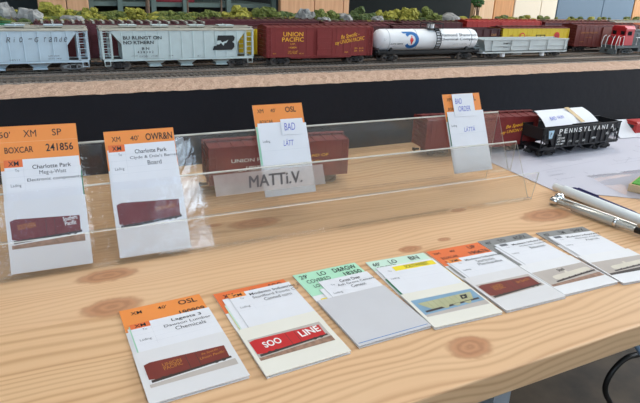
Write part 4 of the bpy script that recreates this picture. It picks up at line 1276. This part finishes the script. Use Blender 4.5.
S5 = dict(col=C_GY, head=[("40'", .06, .18, .0045, .0085, .01), ('TO', .32, .46, .0040, .0085, .02), ('AGFX', .64, .90, .0035, .0085, .02)], wb=(.035, .0885), wx=(-W2 + .008, W2 + .0005), logo=True, slips=((-.003, -.004, PAPER), (-.006, -.012, C_GY)),
          lines=[('Modesto Industries 2', .28, .97, .0022, .0060, .03), ('Midwest Asphalt', .36, .90, .0100, .0138, 0), ('Bitumen', .48, .78, .0178, .0214, 0)], ph=.0485, pk=CARDW,
          photo=(-W2 + .0005, W2 - .0005, .0120, .0350), kind='tank', bg=P_GREY, ground=P_TRK, cc=P_WHT, pt=[('Shell', .42, .56, .76, .90, TXK, .2, .02)])
S6 = dict(col=C_GY, head=[("40'", .06, .18, .0045, .0085, .01), ('TM', .38, .50, .0040, .0085, .02), ('SHPX', .66, .92, .0035, .0085, .02)], wb=(.035, .0890), wx=(-W2 + .004, W2 - .001), logo=True, slips=((-.001, -.003, PAPER),),
          lines=[('Modesto Industries 2', .29, .98, .0022, .0060, .03), ('Midwest Asphalt', .40, .92, .0100, .0138, 0), ('Asphalt', .52, .80, .0178, .0214, 0)], ph=.0480, pk=CARDW,
          photo=(-W2 + .001, W2 + .0, .0130, .0350), kind='tank', bg=P_GREY, ground=P_DARK, cc=P_WHT)
POS = [(0.0542, 0.2983, 1.61), (0.1180, 0.2954, 1.63), (0.1809, 0.2990, 0.92), (0.2404, 0.2947, -3.2), (0.2987, 0.2924, -2.13), (0.3550, 0.2923, -2.17), (0.4154, 0.2847, -6.25)]
LAB = ['orange-topped card with a brown boxcar photo, nearest the front of the table', 'orange-topped card showing a bright red boxcar photo', 'mint green card with a blank pocket and no photo',
       'pale green card with yellow highlighted line and olive hopper photo', 'deep orange card with brown boxcar photo beside the grey cards',
       'grey-topped card with pale tank car photo between orange and grey cards', 'grey-topped card at the right end of the table row beside the pens']
for (x, y, a), lab, sp in zip(POS, LAB, (S0, S1, S2, S3, S4, S5, S6)):
    t = card(lab, sp, group=GRPC)
    a = math.radians(a); c0 = Vector((x, y, .0002)) - Vector((-math.sin(a), math.cos(a), 0)) * .05035
    t.location = c0; t.rotation_euler = (0, 0, a)

# cards standing in the rack
S7 = dict(col=C_OR, hh=.034, rules=(.0125, .027), head=[("50'", .02, .16, .0045, .0085, .0), ('XM', .32, .48, .0040, .0085, .0), ('SP', .68, .80, .0040, .0085, .0), ('BOXCAR', .07, .42, .0165, .0205, .02), ('241856', .58, .93, .0155, .0205, .03)], tab=C_ORD,
          wb=(.040, .0850), wx=(-W2 + .0025, W2 - .0005), slips=((.0016, -.012, GREEN),), lines=[('Charlotte Park', .34, .83, .0035, .0075, .02), ('Meg-a-Watt', .42, .76, .0112, .0150, 0), ('Electronic components', .26, .95, .0190, .0230, 0)], ph=.054, pk=CARDW, sleeve=.060,
          photo=(-W2 + .002, W2 - .003, .0180, .0415), kind='box', bg=CARDW, ground=P_TRK, cc=P_BOX2, pt=[('SOUTHERN', .10, .34, .62, .76, TXGY, 0, .02), ('Southern', .72, .92, .74, .86, TXW, 0, .02), ('Pacific', .74, .90, .58, .70, TXW, 0, .02)])
S8 = dict(col=C_OR, hh=.032, head=[('XM', .10, .22, .0050, .0085, .0), ("40'", .36, .48, .0050, .0085, .0), ('OWR&N', .58, .97, .0040, .0090, .03), ('BOXCAR', .10, .40, .0150, .0180, .0), ('180900', .62, .97, .0140, .0185, .03)], tab=C_ORD,
          wb=(.036, .0905), wx=(-W2 + .002, W2 - .0005), slips=((-.001, -.004, PAPER),), lines=[('Charlotte Park', .36, .82, .0035, .0078, .02), ("Clyde & Dale's Barrel", .28, .96, .0115, .0155, 0), ('Board', .52, .72, .0190, .0226, 0)], ph=.054, pk=CARDW, sleeve=.060,
          photo=(-W2 + .002, W2 - .002, .0185, .0450), kind='box', bg=CARDW, ground=CARDW, cc=P_BOX2, pt=[('UNION PACIFIC', .58, .90, .60, .72, TXGY, .3, .01)])
TILT = math.atan2(PF[3][1] - PF[2][1], PF[3][0] - PF[2][0])


def rack_card(t, xw, base, lift, tilt, roll=0.0):
    """stand a packet in a groove of the rack: its back leans on the step behind"""
    xr = (ROT.inverted() @ (Vector((xw, 0.42, 0)) - R0)).x
    n_ = Vector((0, -math.sin(tilt), math.cos(tilt)))
    p = Vector((xr, base[0], base[1])) + n_ * lift
    Mx = Matrix.Translation(R0) @ ROT @ Matrix.Translation(p) @ Matrix.Rotation(tilt, 4, 'X') @ Matrix.Rotation(roll, 4, 'Z')
    t.matrix_world = Mx


t = card('white and orange card at the left end of the acrylic rack', S7, .111); rack_card(t, -.0117, (.0030, .0026), .0019, TILT, -.012)
t = card('orange-topped card in glossy sleeve, second from left in the acrylic rack', S8, .1020); rack_card(t, .0640, (.0030, .0026), .0019, TILT)


def plain_card(label, head, notes, tilt, xw, base, lift, Hc=.102, sides=(), width=.047):
    t = thing('freight_car_card', label, 'card')
    w2 = width / 2
    mb = MB(); mb.box(-w2, w2, 0, Hc, 0, .0006, CARDW); quadz(mb, -w2, w2, Hc - .03, Hc, .00065, C_OR); cc = mb.build('car_card', t)
    mb = MB()
    for s, x0, x1, y0, y1, bo in head:
        T(mb, s, TXK, -w2 + x0 * width, -w2 + x1 * width, Hc - y1, Hc - y0, .0008, bo)
    mb.build('lettering', cc)
    for x0, x1, y0, y1, c2, z in sides:
        mb = MB(); mb.box(x0, x1, y0, y1, z, z + .0001, c2); mb.build('slip', t)
    mb = MB(); mb.box(-w2 + .002, w2 + .001, 0, Hc - .0195, .0014, .0016, PAPER); quadz(mb, -w2 + .002, w2 + .001, Hc - .0440, Hc - .0438, .00165, mat('faint_rule', (206, 208, 214), .7)); wb = mb.build('waybill_slip', t)
    mb = MB(); T(mb, 'Lading', TXG, -w2 + .005, -w2 + .012, Hc - .0365, Hc - .0340, .0017)
    s, x0, x1, y0, y1 = notes[1]
    T(mb, s, INK, x0, x1, Hc - y1, Hc - y0, .0017, .0, .25); mb.build('handwriting', wb)
    s, nx0, nx1, ny0, ny1, rows = notes[0]
    mb = MB(); mb.box(nx0, nx1, Hc - ny1, Hc - ny0, .0019, .0021, PAPER); nt_ = mb.build('note_slip', t)
    mb = MB()
    for s, x0, x1, y0, y1 in rows:
        T(mb, s, INK, x0, x1, Hc - y1, Hc - y0, .0022, .0, .15)
    mb.build('handwriting', nt_)
    rack_card(t, xw, base, lift, tilt)
    return t


T2 = math.atan2(PF[6][1] - PF[5][1], PF[6][0] - PF[5][0])
plain_card('orange card with white handwritten slips above the frosted name strip', [('XM', .08, .20, .0045, .0075, 0), ("40'", .34, .44, .0045, .0075, 0), ('OSL', .64, .86, .0035, .0080, .03), ('BOXCAR', .10, .36, .0150, .0178, 0)],
           [('', .000, .0225, .0150, .030, [('BAD', .003, .014, .0195, .0255)]), ('LÄTT', .000, .0105, .0345, .0400)], T2, .1940, (PF[5][0], PF[5][1] + .0018), .0019, .0865,
           sides=((-.0245, .010, .03, .0660, C_GR, .0008), (-.0225, .013, .03, .0690, PAPER, .001), (-.018, .022, .03, .0675, PAPER, .0012)), width=.0495)
plain_card('orange card with a white two-word note at the right end of the rack', [('XM', .10, .22, .0045, .0075, 0), ('OSL', .66, .88, .0035, .0080, .02), ('BOXCAR', .10, .36, .0150, .0178, 0)],
           [('', -.0135, .0145, .0005, .0255, [('BAD', -.0105, -.0015, .0060, .0110), ('ORDER', -.0075, .0085, .0145, .0195)]), ('LÄTTÄ', -.004, .0105, .0370, .0420)], T2, .4075, (PF[5][0], PF[5][1] + .0018), .0019, .0865,
           sides=((-.0235, -.005, .03, .0620, GREEN, .0008), (.006, .0250, .03, .0670, C_GR2, .0008), (.010, .0245, .03, .0660, C_YE, .001)), width=.0495)

# ------------------------------------------------------------------ freight cars standing on the table behind the rack
B1T = [('UNION PACIFIC', .15, .50, .58, .68, TXW, .01, 0, 0), ('180909', .25, .40, .42, .46, TXW, .02, 0, 0), ('CAPY 100000 LD LMT', .17, .50, .32, .36, TXW, 0, 0, 0), ('ROAD OF', .66, .85, .58, .66, TXY, .02, 0, 0), ('of the', .70, .80, .43, .50, TXY, .0, .3, 0)]
P1 = Vector((0.1400, 0.5400, 0)); P2 = Vector((0.2961, 0.5270, 0)); d = (P2 - P1).normalized(); nn = Vector((-d.y, d.x, 0))
c = (P1 + P2) / 2 + nn * .0185
boxcar('boxcar', 'mineral red boxcar on the table behind the frosted name strip', 'freight car', (P2 - P1).length - .002, .0545, UPRED, UPROOF, (c.x, c.y, .0002), math.atan2(d.y, d.x), texts=B1T, doors=((.52, .16),), endm=BROWN)
P1 = Vector((0.4370, 0.5790, 0)); P2 = Vector((0.6130, 0.5545, 0)); d = (P2 - P1).normalized(); nn = Vector((-d.y, d.x, 0)); c = (P1 + P2) / 2 + nn * .0185
boxcar('boxcar', 'mineral red boxcar on the table left of the black hopper', 'freight car', (P2 - P1).length - .006, .0535, UPRED, UPROOF, (c.x, c.y, .0002), math.atan2(d.y, d.x),
       texts=[('UNION PACIFIC', .22, .42, .55, .63, TXY, .02, 0, 0), ('U.P.', .28, .34, .40, .45, TXY, .02, 0, 0), ('Be Specific -', .70, .92, .62, .78, TXY, .02, .35, .12), ('say UNION PACIFIC', .66, .97, .44, .58, TXY, .02, .3, .10)], doors=((.54, .14),), endm=BROWN)

# black open hopper
P1 = Vector((0.5850, 0.5200, 0)); P2 = Vector((0.7350, 0.5190, 0)); d = (P2 - P1).normalized(); nn = Vector((-d.y, d.x, 0)); L = .150; hl = L / 2; c = (P1 + P2) / 2 + nn * .0185
PRZ = math.atan2(d.y, d.x)
t = thing('open_hopper', 'black open hopper with white lettering on the paper sheet', 'freight car', (c.x, c.y, .0012), PRZ)
hw = .0182; mb = MB(); PB = mat('hopper_black_paint', (30, 30, 33), .5); zt = .0408; ze = .025
for s in (-1, 1):
    ya, yb = min(s * hw, s * (hw - .001)), max(s * hw, s * (hw - .001))
    mb.prism([(-hl + .022, .013), (hl - .022, .013), (hl - .016, ze), (hl, ze + .001), (hl, zt), (-hl, zt), (-hl, ze + .001), (-hl + .016, ze)], ya, yb, 'y', PB)
    for i in range(14):
        x = -hl + .004 + (L - .008) * i / 13; zb = ze + .001 if i in (0, 1, 12, 13) else .014
        mb.prism([(x - .0008, zb), (x + .0008, zb), (x + .0008, zt - .009), (x - .0008, zt - .009)], min(s * hw, s * (hw + .0016)), max(s * hw, s * (hw + .0016)), 'y', PB)
    mb.box(-hl, hl, min(s * (hw - .001), s * (hw + .0014)), max(s * (hw - .001), s * (hw + .0014)), zt - .0012, zt + .0006, PB)
    mb.box(-hl, hl, min(s * hw, s * (hw + .0014)), max(s * hw, s * (hw + .0014)), .0128, .0146, PB)
    mb.box(min(s * hl, s * (hl - .001)), max(s * hl, s * (hl - .001)), -hw, hw, ze, zt, PB)
    mb.prism([(s * (hl - .040), .0125), (s * (hl - .0385), .0125), (s * (hl - .001), ze + .008), (s * (hl - .0025), ze + .008)], -hw + .001, hw - .001, 'y', PB)
    for q in (-1, 1):
        mb.box(min(s * hl, s * (hl - .0014)), max(s * hl, s * (hl - .0014)), min(q * hw, q * (hw - .0014)), max(q * hw, q * (hw - .0014)), .0125, ze, PB)
    mb.box(min(s * hl, s * (hl - .025)), max(s * hl, s * (hl - .025)), -hw, hw, .0108, .0130, PB)
for q in (-.018, .018):
    mb.prism([(q - .020, .0135), (q - .0165, .0135), (q - .003, .0050), (q - .006, .0048)], -hw + .002, hw - .002, 'y', PB); mb.prism([(q + .020, .0135), (q + .0165, .0135), (q + .003, .0050), (q + .006, .0048)], -hw + .002, hw - .002, 'y', PB)
mb.box(-hl + .004, hl - .004, -.004, .004, .0080, .0115, PB)
mb.prism([(-.03, .0125), (.03, .0125), (0, .028)], -hw + .001, hw - .001, 'y', PB)
mb.build('body', t)
for s in (-1, 1):
    truck(t, s * (hl - .021), PB, wm=DARK); coupler(t, s * hl, s); ladder(t, s * (hl - .006), -hw - .0016, .013, zt, PB, .007, 5)
mb = MB(); O = (-hl, -hw - .0018, .0)
for i, ch in enumerate('PENNSYLVANIA'):
    x0 = .0285 + i * .0091; put_text(mb, ch, TXW, O, (1, 0, 0), (0, 0, 1), (x0, x0 + (.0058 if ch != 'I' else .002), zt - .0085, zt - .0022), .016)
for s_, x0, x1, z0_, z1_ in (('PRR', .036, .043, .0300, .0325), ('220341', .036, .050, .0255, .0285), ('CAPY 140000', .036, .052, .0215, .0240), ('LD LMT', .036, .050, .0180, .0200), ('LT 52', .060, .066, .0205, .0230), ('CU FT', .074, .080, .0190, .0215), ('GLA', .088, .094, .0195, .0225), ('NEW', .107, .116, .0215, .0240), ('H21', .136, .142, .0255, .0290), ('12-36', .150, .157, .030, .033), ('EW', .150, .154, .022, .026)):
    put_text(mb, s_, TXW, O, (1, 0, 0), (0, 0, 1), (x0 * .94 - .007, x1 * .94 - .007, z0_ - .0012, z1_ - .0012), .01)
mb.build('lettering', t)
KEY = mat('pale_blue_keystone', (176, 206, 222), .5)
mb = MB(); kx, kz = .0135, zt - .009
mb.poly([(O[0] + kx + a, O[1] - .0002, kz + c_) for a, c_ in ((-.0052, .0060), (-.0046, .0030), (-.0030, -.0050), (.0030, -.0050), (.0046, .0030), (.0052, .0060))], KEY)
put_text(mb, 'P', TXG, (O[0] + kx, O[1] - .0004, kz), (1, 0, 0), (0, 0, 1), (-.0012, .0014, -.002, .0035), .03); mb.build('keystone_emblem', t)

# folded slips lying across the hopper
HM = Matrix.Translation((c.x, c.y, .0012)) @ Matrix.Rotation(PRZ, 4, 'Z')


def slip(name, label, x0, x1, y0, z0_, y1, z1_, sk, rows=(), m=PAPER, tapes=()):
    t = thing(name, label, 'paper slip'); t.matrix_world = HM
    a = Vector((x0, y0, z0_)); bb = Vector((x0 + sk, y1, z1_)); n_ = (bb - a).cross(Vector((1, 0, 0))).normalized()
    if n_.z < 0: n_ = -n_
    W_ = x1 - x0; mb = MB(); k = 6; vs = []
    for i in range(k + 1):
        p = a.lerp(bb, i / k) + n_ * (.0018 * math.sin(PI * i / k))
        for off_ in (0, .0004):
            vs.append(p + n_ * off_); vs.append(p + Vector((W_, 0, 0)) + n_ * off_)
    fs = []
    for i in range(k):
        o_ = i * 4; q = o_ + 4
        fs += [(o_, o_ + 1, q + 1, q), (o_ + 2, q + 2, q + 3, o_ + 3), (o_, q, q + 2, o_ + 2), (o_ + 1, o_ + 3, q + 3, q + 1)]
    fs += [(0, 2, 3, 1), (k * 4, k * 4 + 1, k * 4 + 3, k * 4 + 2)]
    mb.add(vs, fs, m); sh = mb.build('sheet', t)
    if rows:
        mb = MB(); yd_ = (bb - a).normalized()
        for s_, x, w_, y, h_ in rows:
            put_text(mb, s_, INK, a + n_ * .0026, Vector((1, 0, 0)), yd_, (x, x + w_, y, y + h_), .0, .2)
        mb.build('handwriting', sh)
    for x, w_ in tapes:
        mb = MB(); yd_ = (bb - a)
        p = a + n_ * .0024 + Vector((x, 0, 0)); mb.add([p, p + Vector((w_, 0, 0)), p + Vector((w_ * .8, 0, 0)) + yd_, p + yd_ - Vector((w_ * .2, 0, 0))], [(0, 1, 2, 3)], mat('amber_tape', (200, 170, 120), .4)); mb.build('tape_strip', sh)


slip('car_card_packet', 'white card packet with brown tape strip lying across the black hopper', -.060, .031, -.0150, .0428, .0080, .0590, -.010, tapes=((.056, .008),))
slip('note_slip', 'white handwritten note leaning in front of the card packet on the black hopper', -.073, -.024, -.0190, .0432, -.0020, .0575, -.002, rows=(('BAD', .014, .011, .008, .006), ('ORDER', .028, .012, .010, .0045)))

# ------------------------------------------------------------------ papers, pens and the rest
t = thing('paper_sheet', 'large printed white sheet under the black hopper at right', 'paper')
mb = MB(); mb.prism([(0.5045, 0.418), (0.512, 0.525), (0.520, 0.650), (1.06, 0.640), (1.00, 0.318), (0.62, 0.330)], .0003, .0008, 'z', SHEETP)
mb.v = [tuple(v) for v in mb.v]; sh = mb.build('sheet', t)
mb = MB(); rnd = random.Random(21); FA = mat('pale_grey_print', (160, 158, 172), .8)
for i in range(9):   # faint track-plan lines and text rows
    y = rnd.uniform(.44, .60); x0 = rnd.uniform(.53, .72); x1 = x0 + rnd.uniform(.02, .12); k = rnd.uniform(-.02, .02)
    mb.add([(x0, y, .00084), (x1, y + k, .00084), (x1, y + k + .0005, .00084), (x0, y + .0005, .00084)], [(0, 1, 2, 3)], FA)
for i in range(22):
    x = rnd.uniform(.53, .9); y = rnd.uniform(.43, .55); mb.box(x, x + .0005, y, y + rnd.uniform(.004, .012), .00081, .00086, FA)
mb.build('printed_plan', sh)
mb = MB()
for i in range(10):
    s_ = rnd.choice(['TRACK 1', 'YARD LEAD', 'SIDING', 'HOUSE TRACK', 'MAIN']); x = rnd.uniform(.53, .82); y = rnd.uniform(.425, .56)
    put_text(mb, s_, FA, (0, 0, .00088), (1, 0, 0), (0, 1, 0), (x, x + .024, y, y + .0030), .0)
for i in range(7):
    y = .345 + i * .0095; put_text(mb, 'turnout position and lading notes', FA, (0, 0, .00088), (1, 0, 0), (0, 1, 0), (.62, .62 + rnd.uniform(.08, .14), y, y + .0028), .0)
mb.build('printed_text', sh)
t = thing('plastic_sheet_protector', 'clear plastic sheet protector lying on the printed sheet behind the pens', 'sleeve')
mb = MB(); n1 = 14; vs = []
rnd = random.Random(4)
for j in range(n1 + 1):
    for i in range(n1 + 1):
        u_, v_ = i / n1, j / n1
        vs.append((.560 + .23 * u_ + .02 * v_, .335 + .105 * v_ - .01 * u_, .0016 + .0022 * max(0, math.sin(v_ * 9 + u_ * 2)) * v_ + rnd.uniform(0, .0003)))
mb.add(vs, [(j * (n1 + 1) + i, j * (n1 + 1) + i + 1, (j + 1) * (n1 + 1) + i + 1, (j + 1) * (n1 + 1) + i) for j in range(n1) for i in range(n1)], SLEEVE, True); mb.build('film', t)

# folded white paper beyond the hopper
t = thing('folded_paper', 'folded white paper leaning beyond the right end of the black hopper', 'paper', (0.832, 0.585, .0010), math.radians(-8))
mb = MB()
mb.prism([(-.030, 0), (-.029, 0), (.0, .0215), (.030, .003), (.031, .0036), (.0, .0225), (-.0305, .0008)], -.03, .034, 'x', PAPER)
mb.build('sheet', t)
t = thing('toy_locomotive', 'red model car at the right edge beside the folded paper', 'model car', (0.876, 0.570, .0012), math.radians(-6))
mb = MB(); mb.box(-.042, .05, -.014, .014, .004, .019, RED); mb.prism([(-.014, .019), (.014, .019), (.010, .0225), (-.010, .0225)], -.040, .05, 'x', RED); mb.build('body', t, bevel=.0012)
mb = MB(); mb.box(-.0424, -.0416, -.009, .009, .012, .017, BLACK); mb.build('window', t)
for s in (-.028, .030):
    mb = MB(); mb.cyl((s, -.012, .0045), (s, .012, .0045), .0045, DARK, seg=14); mb.build('wheelset', t)

# pens
t = thing('white_pen', 'white round-barrelled pen lying beside the silver pen', 'pen')
A_ = Vector((.5040, .4190, .0058)); B_ = Vector((.5040, .2800, .0058)); ax = (B_ - A_).normalized()
PW = mat('pale_white_plastic', (236, 242, 243), 0.3, 0, .02)
mb = MB(); mb.lathe([(.0005, 0), (.0035, .0003), (.0040, .0015), (.0040, .012), (.0052, .0135), (.0054, .015), (.0054, .118), (.0050, .121), (.0035, .132), (.0012, .143)], PW, A_, ax, 28); mb.build('barrel', t)
mb = MB(); q = Vector((.0056, 0, .0012)); mb.tube([A_ + ax * .016 + q, A_ + ax * .020 + q * 1.15, A_ + ax * .055 + q * 1.05], .0012, CHROME, 8); mb.build('clip', t)
t = thing('silver_pen', 'silver metal pen with twin chrome knobs and black tip', 'pen')
A_ = Vector((.4690, .3840, .0050)); B_ = Vector((.4815, .2965, .0050)); ax = (B_ - A_).normalized(); sd = Vector((-ax.y, ax.x, 0))
SILV = mat('brushed_silver', (196, 198, 196), .28, .9, .03)
CLR = mat('grey_clear_barrel', (196, 196, 190), .18, .35, .04)
mb = MB(); mb.lathe([(.0018, 0), (.0026, .001), (.0026, .018), (.0040, .0195), (.0042, .022), (.0042, .064), (.0034, .066), (.0034, .069), (.0028, .0705), (.0028, .082), (.0022, .084)], CLR, A_, ax, 24); mb.build('barrel', t)
mb = MB(); mb.lathe([(.0022, .084), (.0030, .0842), (.0030, .100), (.0010, .108), (.0003, .110)], BLACK, A_, ax, 20); mb.build('tip', t)
for o_, rr in ((Vector((0, 0, 0)), .0046), (sd * .0085 + Vector((-.0006, 0, .0014)), .0054)):
    p_ = A_ - ax * .002 + o_
    mb = MB(); mb.lathe([(.0004, -.005), (rr * .55, -.0046), (rr * .92, -.003), (rr, -.0005), (rr * .9, .0018), (rr * .6, .0035), (.002, .0042), (.002, .006)], CHROME, p_ + Vector((0, 0, max(0, rr - .0048))), ax, 24); mb.build('knob', t)
mb = MB(); q = sd * .0085 + Vector((0, 0, .0014)); mb.tube([A_ + q + ax * .003, A_ + q + ax * .05, A_ + q * .8 + ax * .082], .0017, SILV, 12); mb.build('side_rod', t)
mb = MB(); mb.lathe([(.0040, 0), (.0047, .0004), (.0047, .0026), (.0040, .003)], CHROME, A_ + ax * .0635, ax, 20); mb.build('collar', t)
t = thing('navy_pen', 'navy blue pen lying behind the white pen', 'pen')
A_ = Vector((.5200, .4080, .0042)); B_ = Vector((.5165, .3180, .0042)); ax = (B_ - A_).normalized(); NAVY = mat('navy_plastic', (34, 34, 92), .35)
mb = MB(); mb.lathe([(.0006, 0), (.0022, .0006), (.0032, .003), (.0034, .006), (.0034, .078), (.0022, .088), (.0006, .094)], NAVY, A_, ax, 20); mb.build('barrel', t)
mb = MB(); mb.box(-.001, .001, -.035, -.008, .0034, .0044, NAVY); o = mb.build('clip', t); o.location = A_; o.rotation_euler = (0, 0, math.atan2(-ax.x, -ax.y) * -1)
# green-topped wooden card box corner at the right edge
t = thing('wooden_diorama_base', 'small wooden block with green grass top at the right edge', 'model base', (.618, .376, .0010), math.radians(22))
WB = mat('pale_block_wood', (206, 178, 140), .6, 0, .1, 40, stretch=(2, 30, 30)); GRS = mat('static_grass', (88, 160, 62), .95, 0, .3, 300, .6, 500)
mb = MB(); mb.box(-.028, .03, -.022, .022, 0, .0085, WB); mb.build('block', t, bevel=.0005)
mb = MB(); mb.box(-.025, .028, -.019, .020, .0085, .0098, GRS); mb.build('grass_top', t, bevel=.0005)
